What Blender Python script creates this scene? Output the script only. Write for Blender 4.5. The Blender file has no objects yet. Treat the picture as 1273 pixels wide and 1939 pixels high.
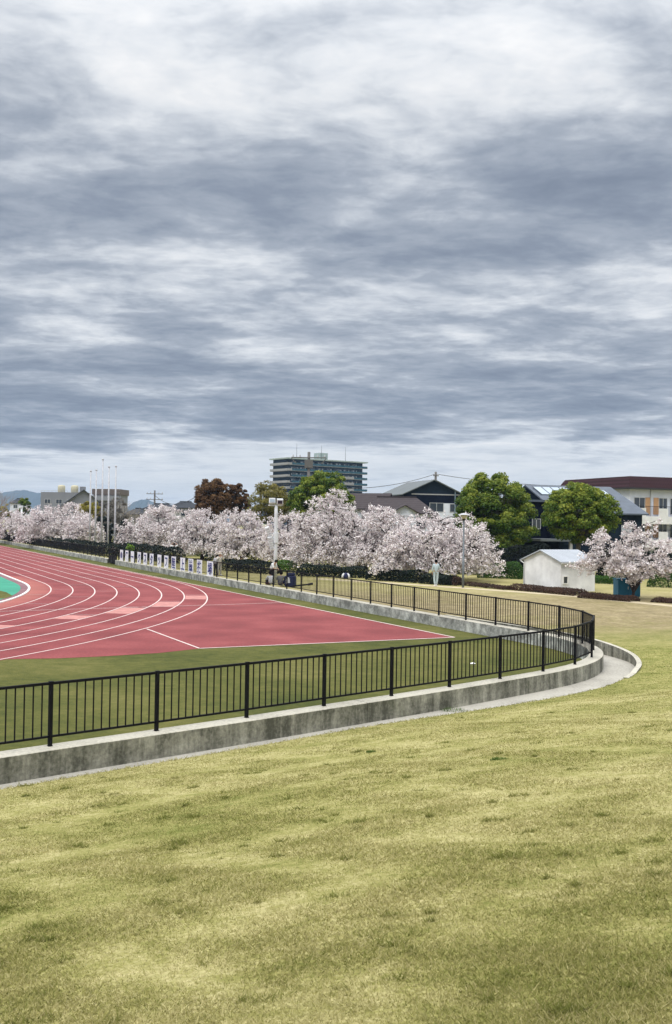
import bpy, bmesh, math, random
import numpy as np
from mathutils import Vector, Matrix
from mathutils.geometry import tessellate_polygon
D = bpy.data
SC = bpy.context.scene
COL = SC.collection
PI = math.pi

# ------------------------------------------------------------ camera
F, PITCH, ROLL, CH = 1850.0, math.radians(0.7), math.radians(0.9), 3.82
cam = D.cameras.new('camera'); cam.sensor_width = 36; cam.sensor_fit = 'HORIZONTAL'
cam.lens = F / 1273 * 36; cam.clip_start = 0.1; cam.clip_end = 20000
co = D.objects.new('camera', cam); COL.objects.link(co); SC.camera = co
co.matrix_world = Matrix.Translation((0, 0, CH)) @ Matrix.Rotation(PI/2 + PITCH, 4, 'X') @ Matrix.Rotation(ROLL, 4, 'Z')

# ------------------------------------------------------------ view + world + sun
SC.view_settings.view_transform = 'Standard'; SC.view_settings.look = 'None'
SC.view_settings.exposure = 0.0; SC.view_settings.gamma = 1.0
SUN_EL, SUN_AZ = math.radians(52), math.radians(215)
w = D.worlds.new('World'); SC.world = w; w.use_nodes = True
nt = w.node_tree; nt.nodes.clear()
def N(nt, t, **k):
    n = nt.nodes.new(t)
    for a, b in k.items():
        if a.startswith('i_'):
            n.inputs[a[2:].replace('_', ' ')].default_value = b
        else: setattr(n, a, b)
    return n
def L(nt, a, b): nt.links.new(a, b)
def M_(nt, op, a, b=None, c=None, clamp=False):
    n = nt.nodes.new('ShaderNodeMath'); n.operation = op; n.use_clamp = clamp
    for i, v in enumerate((a, b, c)):
        if v is None: continue
        if isinstance(v, (int, float)): n.inputs[i].default_value = v
        else: nt.links.new(v, n.inputs[i])
    return n.outputs[0]
def RAMP(nt, fac, stops, interp='LINEAR'):
    n = nt.nodes.new('ShaderNodeValToRGB'); cr = n.color_ramp; cr.interpolation = interp
    while len(cr.elements) < len(stops): cr.elements.new(0.5)
    for e, (p, c) in zip(cr.elements, stops):
        e.position = p
        e.color = (c, c, c, 1) if isinstance(c, (int, float)) else (*c, 1)
    if fac is not None: nt.links.new(fac, n.inputs[0])
    return n.outputs[0]
tc = N(nt, 'ShaderNodeTexCoord')
sep = N(nt, 'ShaderNodeSeparateXYZ'); L(nt, tc.outputs['Generated'], sep.inputs[0])
zc = M_(nt, 'MAXIMUM', sep.outputs[2], 0.0)
den = M_(nt, 'ADD', zc, 0.075)
u_ = M_(nt, 'DIVIDE', sep.outputs[0], den); v_ = M_(nt, 'DIVIDE', sep.outputs[1], den)
cmb = N(nt, 'ShaderNodeCombineXYZ'); L(nt, u_, cmb.inputs[0]); L(nt, v_, cmb.inputs[1])
def cloudnoise(scale, detail, rough, dist, sx=1.0, sy=1.0, off=0.0):
    mp = N(nt, 'ShaderNodeMapping'); mp.inputs['Scale'].default_value = (sx, sy, 1); mp.inputs['Location'].default_value = (off, off * .7, off)
    mp.inputs['Rotation'].default_value = (0, 0, math.radians(-6))
    L(nt, cmb.outputs[0], mp.inputs[0])
    n = N(nt, 'ShaderNodeTexNoise'); n.inputs['Scale'].default_value = scale; n.inputs['Detail'].default_value = detail
    n.inputs['Roughness'].default_value = rough; n.inputs['Distortion'].default_value = dist
    L(nt, mp.outputs[0], n.inputs['Vector']); return n.outputs[0]
n1 = cloudnoise(0.9, 5, 0.5, 0.5, 1.0, 0.9, 3.1)       # broad banks
n2 = cloudnoise(1.9, 10, 0.55, 0.35, 0.9, 1.15, 8.4)       # lumps and streaks
n3 = cloudnoise(8.5, 8, 0.58, 0.3, 1.0, 1.2, 1.7)
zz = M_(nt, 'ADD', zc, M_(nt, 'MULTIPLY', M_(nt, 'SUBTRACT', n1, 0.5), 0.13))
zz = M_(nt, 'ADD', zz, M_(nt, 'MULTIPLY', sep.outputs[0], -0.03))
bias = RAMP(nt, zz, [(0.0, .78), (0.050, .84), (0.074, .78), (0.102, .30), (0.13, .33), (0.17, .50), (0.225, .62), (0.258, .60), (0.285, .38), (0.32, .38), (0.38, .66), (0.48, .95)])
d = M_(nt, 'MULTIPLY', M_(nt, 'SUBTRACT', n2, 0.5), 1.45)
d2 = M_(nt, 'MULTIPLY', M_(nt, 'SUBTRACT', n3, 0.5), 0.55)
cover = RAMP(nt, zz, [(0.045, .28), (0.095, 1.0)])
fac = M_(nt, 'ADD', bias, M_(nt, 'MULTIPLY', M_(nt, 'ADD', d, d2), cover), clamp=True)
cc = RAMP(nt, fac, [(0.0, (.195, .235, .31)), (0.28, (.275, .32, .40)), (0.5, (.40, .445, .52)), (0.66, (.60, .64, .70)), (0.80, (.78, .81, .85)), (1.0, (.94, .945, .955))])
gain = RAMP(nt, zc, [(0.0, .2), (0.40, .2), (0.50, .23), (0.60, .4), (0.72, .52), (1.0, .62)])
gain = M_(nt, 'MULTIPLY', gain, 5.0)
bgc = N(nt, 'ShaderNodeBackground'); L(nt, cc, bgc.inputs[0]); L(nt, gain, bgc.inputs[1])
sky = N(nt, 'ShaderNodeTexSky', sky_type='NISHITA'); sky.sun_disc = False; sky.sun_elevation = SUN_EL; sky.sun_rotation = SUN_AZ
bgs = N(nt, 'ShaderNodeBackground'); L(nt, sky.outputs[0], bgs.inputs[0]); bgs.inputs[1].default_value = 0.1
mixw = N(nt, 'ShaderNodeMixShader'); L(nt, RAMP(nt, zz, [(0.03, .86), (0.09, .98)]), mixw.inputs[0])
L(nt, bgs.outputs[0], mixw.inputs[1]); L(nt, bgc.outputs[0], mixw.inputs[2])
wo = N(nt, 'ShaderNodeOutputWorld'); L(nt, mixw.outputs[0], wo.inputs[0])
sun = D.lights.new('sun', 'SUN'); sun.energy = 1.5; sun.angle = math.radians(14); sun.color = (1, .96, .9)
so = D.objects.new('sun', sun); COL.objects.link(so)
sd = Vector((math.sin(SUN_AZ) * math.cos(SUN_EL), math.cos(SUN_AZ) * math.cos(SUN_EL), math.sin(SUN_EL)))
so.rotation_euler = sd.to_track_quat('Z', 'Y').to_euler()

# ------------------------------------------------------------ picture pixel -> place
def ray(px, py):
    x = (px - 636.5) / F; z = -(py - 969.5) / F
    c, s = math.cos(ROLL), math.sin(ROLL); x, z = x * c - z * s, x * s + z * c
    c, s = math.cos(PITCH), math.sin(PITCH)
    return Vector((x, c - z * s, s + z * c))
def gp(px, py, z=0.0):
    r = ray(px, py); t = (z - CH) / r.z; return Vector((r.x * t, r.y * t, z))
def at(px, py, Y):
    r = ray(px, py); t = Y / r.y; return Vector((r.x * t, Y, CH + r.z * t))

# ------------------------------------------------------------ helpers
def tag(o, label=None, cat=None, group=None, kind=None):
    if label: o['label'] = label
    if cat: o['category'] = cat
    if group: o['group'] = group
    if kind: o['kind'] = kind
    return o
def thing(name, label, cat, loc=(0, 0, 0), rz=0, group=None):
    o = D.objects.new(name, None); COL.objects.link(o); o.location = loc; o.rotation_euler = (0, 0, rz)
    o.empty_display_size = .2
    return tag(o, label, cat, group)
class MB:
    def __init__(s): s.v = []; s.f = []; s.m = []
    def poly(s, pts, mi=0):
        b = len(s.v); s.v += [tuple(p) for p in pts]; s.f.append(tuple(range(b, b + len(pts)))); s.m.append(mi); return s
    def box(s, x0, x1, y0, y1, z0, z1, mi=0, T=None):
        P = [(x0, y0, z0), (x1, y0, z0), (x1, y1, z0), (x0, y1, z0), (x0, y0, z1), (x1, y0, z1), (x1, y1, z1), (x0, y1, z1)]
        if T is not None: P = [tuple(T @ Vector(p)) for p in P]
        b = len(s.v); s.v += P
        for q in ((3, 2, 1, 0), (4, 5, 6, 7), (0, 1, 5, 4), (1, 2, 6, 5), (2, 3, 7, 6), (3, 0, 4, 7)):
            s.f.append(tuple(b + i for i in q)); s.m.append(mi)
        return s
    def bar(s, a, b, wd, ht, mi=0, up=Vector((0, 0, 1))):       # box section from a to b
        a, b = Vector(a), Vector(b); dd = (b - a); ln = dd.length; dd.normalize()
        sd_ = dd.cross(up)
        if sd_.length < 1e-4: sd_ = Vector((1, 0, 0))
        sd_.normalize(); uu = sd_.cross(dd)
        T = Matrix.Translation(a) @ Matrix((sd_, dd, uu)).transposed().to_4x4()
        return s.box(-wd/2, wd/2, 0, ln, -ht/2, ht/2, mi, T)
    def tube(s, pts, rad, n=8, mi=0, cap=True):
        pts = [Vector(p) for p in pts]; b0 = len(s.v)
        if isinstance(rad, (int, float)): rad = [rad] * len(pts)
        for i, p in enumerate(pts):
            t = (pts[min(i + 1, len(pts) - 1)] - pts[max(i - 1, 0)]).normalized()
            a = t.cross(Vector((0, 0, 1)))
            if a.length < .05: a = t.cross(Vector((1, 0, 0)))
            a.normalize(); c = t.cross(a)
            for k in range(n):
                an = 2 * PI * k / n; s.v.append(tuple(p + (a * math.cos(an) + c * math.sin(an)) * rad[i]))
        for i in range(len(pts) - 1):
            for k in range(n):
                k2 = (k + 1) % n; s.f.append((b0 + i*n + k, b0 + i*n + k2, b0 + (i+1)*n + k2, b0 + (i+1)*n + k)); s.m.append(mi)
        if cap:
            s.f.append(tuple(b0 + k for k in range(n))); s.m.append(mi)
            s.f.append(tuple(b0 + (len(pts)-1)*n + k for k in reversed(range(n)))); s.m.append(mi)
        return s
    def lathe(s, prof, c=(0, 0, 0), n=20, mi=0):
        c = Vector(c); b0 = len(s.v)
        for r, z in prof:
            for k in range(n):
                an = 2*PI*k/n; s.v.append((c.x + r*math.cos(an), c.y + r*math.sin(an), c.z + z))
        for i in range(len(prof) - 1):
            for k in range(n):
                k2 = (k+1) % n; s.f.append((b0+i*n+k, b0+i*n+k2, b0+(i+1)*n+k2, b0+(i+1)*n+k)); s.m.append(mi)
        s.f.append(tuple(b0+k for k in reversed(range(n)))); s.m.append(mi)
        s.f.append(tuple(b0+(len(prof)-1)*n+k for k in range(n))); s.m.append(mi)
        return s
    def build(s, name, mats, parent=None, smooth=False, bevel=0):
        me = D.meshes.new(name); me.from_pydata(s.v, [], s.f)
        if not isinstance(mats, (list, tuple)): mats = [mats]
        for m in mats: me.materials.append(m)
        if len(mats) > 1: me.polygons.foreach_set('material_index', s.m)
        if smooth: me.polygons.foreach_set('use_smooth', [True] * len(s.f))
        me.update()
        bm = bmesh.new(); bm.from_mesh(me); bmesh.ops.recalc_face_normals(bm, faces=bm.faces); bm.to_mesh(me); bm.free()
        o = D.objects.new(name, me); COL.objects.link(o); o.parent = parent
        if bevel:
            b = o.modifiers.new('bevel', 'BEVEL'); b.width = bevel; b.segments = 2; b.limit_method = 'ANGLE'
        return o
def copy_tree(o, parent=None):
    c = o.copy(); COL.objects.link(c); c.parent = parent
    for ch in [x for x in KIDS.get(o.name, [])]: copy_tree(ch, c)
    return c
KIDS = {}
def index_kids(root):
    for ch in root.children_recursive:
        KIDS.setdefault(ch.parent.name, []).append(ch)

# ------------------------------------------------------------ materials
def mat(name, col, rough=.8, var=0.0, scale=3.0, bump=0.0, bscale=None, spec=.3, metal=0.0, col2=None, detail=5, stretch=(1, 1, 1), dist=.02, trans=0):
    m = D.materials.new(name); m.use_nodes = True; t = m.node_tree; b = t.nodes['Principled BSDF']
    b.inputs['Roughness'].default_value = rough; b.inputs['Metallic'].default_value = metal
    b.inputs['Specular IOR Level'].default_value = spec
    b.inputs['Base Color'].default_value = (*col, 1)
    tcx = N(t, 'ShaderNodeTexCoord'); mp = N(t, 'ShaderNodeMapping'); mp.inputs['Scale'].default_value = stretch
    L(t, tcx.outputs['Object'], mp.inputs[0])
    if var or col2:
        n = N(t, 'ShaderNodeTexNoise'); n.inputs['Scale'].default_value = scale; n.inputs['Detail'].default_value = detail; n.inputs['Roughness'].default_value = .6
        L(t, mp.outputs[0], n.inputs['Vector'])
        c2 = col2 if col2 else tuple(c * (1 - var) for c in col)
        c1 = col if col2 else tuple(min(1, c * (1 + var)) for c in col)
        L(t, RAMP(t, n.outputs[0], [(.32, c2), (.68, c1)]), b.inputs['Base Color'])
    if bump:
        n2_ = N(t, 'ShaderNodeTexNoise'); n2_.inputs['Scale'].default_value = bscale or scale * 4; n2_.inputs['Detail'].default_value = 6
        L(t, mp.outputs[0], n2_.inputs['Vector'])
        bu = N(t, 'ShaderNodeBump'); bu.inputs['Strength'].default_value = bump; bu.inputs['Distance'].default_value = dist
        L(t, n2_.outputs[0], bu.inputs['Height']); L(t, bu.outputs[0], b.inputs['Normal'])
    return m
def leafmat(name, stops, rough=.6, trans=.35, hue_noise=None):
    m = D.materials.new(name); m.use_nodes = True; t = m.node_tree; b = t.nodes['Principled BSDF']
    b.inputs['Roughness'].default_value = rough; b.inputs['Specular IOR Level'].default_value = .2
    at_ = N(t, 'ShaderNodeAttribute', attribute_name='tint')
    c = RAMP(t, at_.outputs['Fac'], stops)
    L(t, c, b.inputs['Base Color'])
    tr = N(t, 'ShaderNodeBsdfTranslucent'); L(t, c, tr.inputs[0])
    mx = N(t, 'ShaderNodeMixShader'); mx.inputs[0].default_value = trans
    L(t, b.outputs[0], mx.inputs[1]); L(t, tr.outputs[0], mx.inputs[2])
    L(t, mx.outputs[0], t.nodes['Material Output'].inputs[0])
    return m
def lawn_mat(name, blades=False, inner=False):
    m = D.materials.new(name); m.use_nodes = True; t = m.node_tree; b = t.nodes['Principled BSDF']
    b.inputs['Roughness'].default_value = .9; b.inputs['Specular IOR Level'].default_value = .12
    geo = N(t, 'ShaderNodeNewGeometry')
    def nz(scale, detail, st=(1, 1, 1), off=0):
        mp = N(t, 'ShaderNodeMapping'); mp.inputs['Scale'].default_value = st; mp.inputs['Location'].default_value = (off, off, 0)
        mp.inputs['Rotation'].default_value = (0, 0, .15)
        L(t, geo.outputs['Position'], mp.inputs[0])
        n = N(t, 'ShaderNodeTexNoise'); n.inputs['Scale'].default_value = scale; n.inputs['Detail'].default_value = detail; n.inputs['Roughness'].default_value = .62
        L(t, mp.outputs[0], n.inputs['Vector']); return n.outputs[0]
    if inner:
        big = nz(.22, 6, (1, 1, 1), 3); c0, c1, c2 = (.048, .060, .013), (.095, .098, .024), (.165, .150, .050)
    else:
        big = nz(.42, 9, (.75, 1.05, 1), 7); c0, c1, c2 = (.15, .165, .038), (.285, .268, .092), (.48, .43, .215)
    fine = M_(t, 'ADD', M_(t, 'MULTIPLY', nz(7, 6, (1, 1, 1), 0), .45), M_(t, 'MULTIPLY', nz(26, 5, (1, 1, 1), 5), .55)); mid = nz(2.6, 8, (.8, 1.1, 1), 2)
    f = M_(t, 'ADD', M_(t, 'MULTIPLY', M_(t, 'SUBTRACT', big, .5), 1.5 if inner else 1.25), M_(t, 'MULTIPLY', M_(t, 'SUBTRACT', mid, .5), .85))
    if not inner:      # the turf of the far embankment is more dormant, greener just outside the gutter
        sx = N(t, 'ShaderNodeSeparateXYZ'); L(t, geo.outputs['Position'], sx.inputs[0])
        yy = RAMP(t, M_(t, 'DIVIDE', sx.outputs[1], 100.0, clamp=True), [(0, .52), (.10, .55), (.17, .60), (.235, .52), (.27, .38), (.33, .30), (.39, .55), (.45, .74), (.6, .62), (1, .45)])
        f = M_(t, 'ADD', f, yy)
    else: f = M_(t, 'ADD', f, .46)
    if blades:
        at_ = N(t, 'ShaderNodeAttribute', attribute_name='tint')
        f = M_(t, 'ADD', f, M_(t, 'MULTIPLY', M_(t, 'SUBTRACT', at_.outputs['Fac'], .5), .8))
    else: f = M_(t, 'ADD', f, M_(t, 'MULTIPLY', M_(t, 'SUBTRACT', fine, .5), 1.2 if inner else 2.0))
    col = RAMP(t, f, [(.12, c0), (.5, c1), (.95, c2)])
    if not inner and not blades:      # brown dead thatch beyond y = 38 m
        br = M_(t, 'MULTIPLY', RAMP(t, M_(t, 'DIVIDE', sx.outputs[1], 100.0, clamp=True), [(.31, 0), (.38, .9), (.52, .8), (.6, .35), (1, .3)]), RAMP(t, f, [(.1, .35), (.7, 1)]))
        mxx = N(t, 'ShaderNodeMix', data_type='RGBA'); L(t, br, mxx.inputs[0]); L(t, col, mxx.inputs[6]); L(t, RAMP(t, M_(t, 'ADD', M_(t, 'MULTIPLY', nz(5, 6, (1, 1, 1), 11), .5), M_(t, 'MULTIPLY', nz(1.1, 6, (1, 1, 1), 13), .5)), [(.38, (.13, .10, .06)), (.5, (.22, .17, .10)), (.62, (.34, .28, .17))]), mxx.inputs[7])
        col = mxx.outputs[2]
    L(t, col, b.inputs['Base Color'])
    if blades:
        tr = N(t, 'ShaderNodeBsdfTranslucent'); L(t, col, tr.inputs[0]); ms = N(t, 'ShaderNodeMixShader'); ms.inputs[0].default_value = .4
        L(t, b.outputs[0], ms.inputs[1]); L(t, tr.outputs[0], ms.inputs[2]); L(t, ms.outputs[0], t.nodes['Material Output'].inputs[0])
    if not blades:
        bu = N(t, 'ShaderNodeBump'); bu.inputs['Strength'].default_value = .8; bu.inputs['Distance'].default_value = .035
        L(t, nz(22, 6), bu.inputs['Height']); L(t, bu.outputs[0], b.inputs['Normal'])
    return m
def concrete_mat(name, top, side_a, side_b, green=True, vst=.18):
    m = D.materials.new(name); m.use_nodes = True; t = m.node_tree; b = t.nodes['Principled BSDF']
    b.inputs['Roughness'].default_value = .92; b.inputs['Specular IOR Level'].default_value = .15
    geo = N(t, 'ShaderNodeNewGeometry')
    def nz(scale, st, off=0, detail=7, rough=.65):
        mp = N(t, 'ShaderNodeMapping'); mp.inputs['Scale'].default_value = st; mp.inputs['Location'].default_value = (off, off, off)
        L(t, geo.outputs['Position'], mp.inputs[0]); n = N(t, 'ShaderNodeTexNoise'); n.inputs['Scale'].default_value = scale
        n.inputs['Detail'].default_value = detail; n.inputs['Roughness'].default_value = rough; L(t, mp.outputs[0], n.inputs['Vector']); return n.outputs[0]
    streak = nz(3.2, (1, 1, vst)); blot = nz(.8, (1, 1, 1.3), 4); fine = nz(16, (1, 1, 1), 2)
    f = M_(t, 'ADD', M_(t, 'MULTIPLY', streak, .65), M_(t, 'ADD', M_(t, 'MULTIPLY', blot, .5), M_(t, 'MULTIPLY', fine, .3)))
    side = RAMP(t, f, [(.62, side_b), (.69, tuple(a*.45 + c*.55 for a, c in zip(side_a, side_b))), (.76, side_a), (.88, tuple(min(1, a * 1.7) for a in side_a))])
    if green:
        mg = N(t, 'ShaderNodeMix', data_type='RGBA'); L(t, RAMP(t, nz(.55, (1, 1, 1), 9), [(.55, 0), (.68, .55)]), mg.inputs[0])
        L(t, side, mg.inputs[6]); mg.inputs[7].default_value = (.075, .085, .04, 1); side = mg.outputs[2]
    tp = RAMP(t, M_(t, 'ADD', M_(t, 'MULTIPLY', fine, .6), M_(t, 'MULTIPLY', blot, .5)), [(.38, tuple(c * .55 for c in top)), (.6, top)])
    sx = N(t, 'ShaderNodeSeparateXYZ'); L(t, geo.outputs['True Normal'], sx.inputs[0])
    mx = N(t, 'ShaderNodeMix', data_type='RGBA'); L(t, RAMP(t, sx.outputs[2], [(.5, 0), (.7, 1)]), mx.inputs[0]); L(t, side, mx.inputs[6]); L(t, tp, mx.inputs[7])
    L(t, mx.outputs[2], b.inputs['Base Color'])
    bu = N(t, 'ShaderNodeBump'); bu.inputs['Strength'].default_value = .5; bu.inputs['Distance'].default_value = .01
    L(t, f, bu.inputs['Height']); L(t, bu.outputs[0], b.inputs['Normal'])
    return m
def track_mat():
    m = D.materials.new('tartan'); m.use_nodes = True; t = m.node_tree; b = t.nodes['Principled BSDF']
    b.inputs['Roughness'].default_value = .85; b.inputs['Specular IOR Level'].default_value = .2
    geo = N(t, 'ShaderNodeNewGeometry')
    vs = N(t, 'ShaderNodeVectorMath', operation='SUBTRACT'); L(t, geo.outputs['Position'], vs.inputs[0]); vs.inputs[1].default_value = (TC.x, TC.y, 0)
    sxy = N(t, 'ShaderNodeSeparateXYZ'); L(t, vs.outputs[0], sxy.inputs[0])
    r2 = M_(t, 'SQRT', M_(t, 'ADD', M_(t, 'MULTIPLY', sxy.outputs[0], sxy.outputs[0]), M_(t, 'MULTIPLY', sxy.outputs[1], sxy.outputs[1])))
    n1_ = N(t, 'ShaderNodeTexNoise'); n1_.inputs['Scale'].default_value = .45; n1_.inputs['Detail'].default_value = 7; L(t, geo.outputs['Position'], n1_.inputs['Vector'])
    n2_ = N(t, 'ShaderNodeTexNoise'); n2_.inputs['Scale'].default_value = 14; n2_.inputs['Detail'].default_value = 5; L(t, geo.outputs['Position'], n2_.inputs['Vector'])
    f = M_(t, 'ADD', M_(t, 'MULTIPLY', n1_.outputs[0], .6), M_(t, 'MULTIPLY', n2_.outputs[0], .4))
    c = RAMP(t, f, [(.35, (.150, .033, .035)), (.5, (.205, .046, .048)), (.65, (.27, .070, .070))])
    wear = M_(t, 'MULTIPLY', RAMP(t, M_(t, 'MULTIPLY', M_(t, 'SUBTRACT', r2, R0), .5), [(0, .75), (.45, .5), (.8, 0)]), .55)   # worn pale inner lane
    mx = N(t, 'ShaderNodeMix', data_type='RGBA'); L(t, wear, mx.inputs[0]); L(t, c, mx.inputs[6]); mx.inputs[7].default_value = (.50, .20, .15, 1)
    L(t, mx.outputs[2], b.inputs['Base Color'])
    bu = N(t, 'ShaderNodeBump'); bu.inputs['Strength'].default_value = .5; bu.inputs['Distance'].default_value = .006
    L(t, n2_.outputs[0], bu.inputs['Height']); L(t, bu.outputs[0], b.inputs['Normal'])
    return m

# ------------------------------------------------------------ geometry of the place
TC = Vector((-57.149, 47.92)); R0 = 40.251; LW = 1.279; ZI = -.45
TD = Vector((-.43943, .89828)); TN = Vector((.89828, .43943))
near = [(-4.76, 16.51), (-3.21, 17.84), (-1.69, 19.17), (-0.19, 20.52), (1.3, 21.85), (2.75, 23.18), (4.18, 24.56), (5.55, 25.92), (6.74, 27.33), (7.62, 28.9), (8.12, 30.6), (8.2, 32.3), (7.86, 34.2), (7.14, 35.98)]
nd = Vector((1.51, 1.335)).normalized(); fd = Vector((-.43538, .90025))
posts = [Vector(near[0]) - nd * 2.02 * k for k in range(22, 0, -1)] + [Vector(p) for p in near]
p0 = Vector(near[-1]); m2 = Vector((-2.03, 54.945)); base_t = (p0 - m2).dot(fd)
n_far = 170
posts += [m2 + fd * (base_t + 2.07 * k) + (p0 - m2 - fd * base_t) * max(0, 1 - k / 3) for k in range(1, n_far)]
def catmull(P, sub):
    out = []
    for i in range(len(P) - 1):
        a, b, c, e = P[max(i-1, 0)], P[i], P[i+1], P[min(i+2, len(P)-1)]
        for k in range(sub):
            t = k / sub
            out.append(.5 * ((2*b) + (c-a)*t + (2*a-5*b+4*c-e)*t*t + (3*b-a-3*c+e)*t**3))
    out.append(P[-1]); return out
ring = catmull(posts, 6)
RP = np.array([tuple(p) for p in ring])
tg = np.gradient(RP, axis=0); tg /= np.linalg.norm(tg, axis=1)[:, None]
RN = np.stack([tg[:, 1], -tg[:, 0]], 1)                     # outward normal
RS = np.concatenate([[0], np.cumsum(np.linalg.norm(np.diff(RP, axis=0), axis=1))])
s_post = RS[::6]
IA = 22                                                      # index of the first measured post
def sm(x, a, b):
    t = np.clip((x - a) / (b - a), 0, 1); return t * t * (3 - 2 * t)
S7, S9, S10, S12 = s_post[IA+7], s_post[IA+9], s_post[IA+10], s_post[IA+12]
def gutter_w(s):                                            # gutter width outside the wall face
    return .24 + .5 * sm(s, s_post[IA+3], s_post[IA+7]) + .25 * sm(s, S7, S9) - .45 * sm(s, S10, S12) - .56 * sm(s, S12, s_post[IA+17])
WO, WI = .27, .15                                           # wall half widths outside, inside of the posts
def base_h(s): return -.44 + .19 * sm(s, s_post[IA+7]+.8, S9+.6) + .24 * sm(s, S9+.6, S12)
def ground_h(s, d, x, y):                                   # d: distance outwards from the outer edge of the gutter
    nearz = 2.75 * (1 - np.exp(-np.maximum(d, 0) * .095)) * 1.18
    nearz = np.minimum(nearz, .167 * np.maximum(d, 0) + 0*d)
    wgt = 1 - sm(s, s_post[IA+6], S12 + 3)
    wob = .035 * np.sin(x*.9 + 1.3*np.sin(y*.7)) + .03 * np.sin(y*1.1 + x*.4) + .012*np.sin(3.1*x+2*np.sin(2.3*y))
    return base_h(s) + wgt * nearz + wob * sm(d, .3, 3) * .8 * wgt
def nearest(x, y):
    s = np.empty(len(x)); dd = np.empty(len(x)); lim = (IA + 45) * 6
    for i in range(0, len(x), 20000):
        X = x[i:i+20000, None] - RP[None, :lim, 0]; Y = y[i:i+20000, None] - RP[None, :lim, 1]
        q = X*X + Y*Y; j = q.argmin(1); k = np.arange(len(j))
        s[i:i+20000] = RS[j]; dd[i:i+20000] = X[k, j] * RN[j, 0] + Y[k, j] * RN[j, 1]
    return s, dd
def ground_at(x, y):
    s, d = nearest(np.atleast_1d(np.float64(x)), np.atleast_1d(np.float64(y)))
    return ground_h(s, d - WO - gutter_w(s), np.atleast_1d(x), np.atleast_1d(y))
def ring_px(px, far=True):                                  # ring point seen at picture column px (far side)
    r = ray(px, 1060); a = math.atan2(r.x, r.y)
    i0 = (IA + 13) * 6
    az = np.arctan2(RP[i0:, 0], RP[i0:, 1]); j = i0 + int(np.abs(az - a).argmin()); return j
GATE_A, GATE_B = ring_px(222), ring_px(206)

# ------------------------------------------------------------ setting: grounds
m_lawn = lawn_mat('lawn_turf'); m_inner = lawn_mat('infield_turf', inner=True); m_blade = lawn_mat('lawn_blades', blades=True)
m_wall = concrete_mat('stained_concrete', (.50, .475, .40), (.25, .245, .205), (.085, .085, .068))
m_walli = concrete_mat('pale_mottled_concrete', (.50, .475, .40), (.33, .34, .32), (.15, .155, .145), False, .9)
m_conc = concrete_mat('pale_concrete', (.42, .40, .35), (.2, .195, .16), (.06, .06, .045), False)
m_track = track_mat()
m_line = mat('track_paint', (.62, .50, .47), .7, .12, 3)
m_white = mat('white_kerb_paint', (.78, .77, .74), .6, .08, 4)
m_black = mat('black_fence_paint', (.006, .006, .008), .6, .3, 9, spec=.12)
mb = MB(); mb.poly([(-9000, -9000, -.8), (9000, -9000, -.8), (9000, 9000, -.8), (-9000, 9000, -.8)])
tag(mb.build('ground', m_lawn), kind='structure')
# outer lawn: strip that fans out from the gutter edge
ds = np.concatenate([[0, .15, .35, .6], np.arange(1, 30, .7), np.arange(30, 60, 3), np.arange(60, 200, 14), [260, 400, 700]])
idx = np.concatenate([np.arange(0, (IA-6)*6, 6), np.arange((IA-6)*6, (IA+16)*6, 2), np.arange((IA+16)*6, len(RP), 12)])
V = []; nD = len(ds)
for i in idx:
    w0 = WO + float(gutter_w(RS[i]))
    q = RP[i][None] + RN[i][None] * (w0 + ds)[:, None]
    z = ground_h(np.full(nD, RS[i]), ds, q[:, 0], q[:, 1])
    V += [(a, b, c) for a, b, c in zip(q[:, 0], q[:, 1], z)]
Fc = [(i*nD+j, i*nD+j+1, (i+1)*nD+j+1, (i+1)*nD+j) for i in range(len(idx)-1) for j in range(nD-1)]
me = D.meshes.new('lawn'); me.from_pydata(V, [], Fc); me.materials.append(m_lawn); me.polygons.foreach_set('use_smooth', [True]*len(Fc)); me.update()
o = D.objects.new('lawn', me); COL.objects.link(o); tag(o, kind='structure')
# gutter floor
mb = MB()
for i in range((IA-12)*6, (IA+17)*6, 2):
    j = i + 2; q = []
    for k, e in ((i, 0), (i, 1), (j, 1), (j, 0)):
        dd_ = WO - .02 + e * (gutter_w(RS[k]) + .06); pp = RP[k] + RN[k] * dd_; q.append((pp[0], pp[1], -.435))
    mb.poly(q)
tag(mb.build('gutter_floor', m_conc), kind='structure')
# inner lawn
inn = [tuple(RP[i]) for i in range(0, len(RP), 6)]
poly = inn + [(-420, 300), (-300, -60)]
def flat(name, pts, z, m, kind='structure', parent=None):
    tri = tessellate_polygon([[Vector((p[0], p[1], 0)) for p in pts]])
    me = D.meshes.new(name); me.from_pydata([(p[0], p[1], z) for p in pts], [], [tuple(t) for t in tri]); me.materials.append(m); me.update()
    bm = bmesh.new(); bm.from_mesh(me); bmesh.ops.recalc_face_normals(bm, faces=bm.faces)
    if sum(f_.normal.z for f_ in bm.faces) < 0: bmesh.ops.reverse_faces(bm, faces=bm.faces)
    bm.to_mesh(me); bm.free()
    o = D.objects.new(name, me); COL.objects.link(o); o.parent = parent
    if kind and not parent: tag(o, kind=kind)
    return o
flat('inner_lawn', poly, ZI, m_inner)
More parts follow.
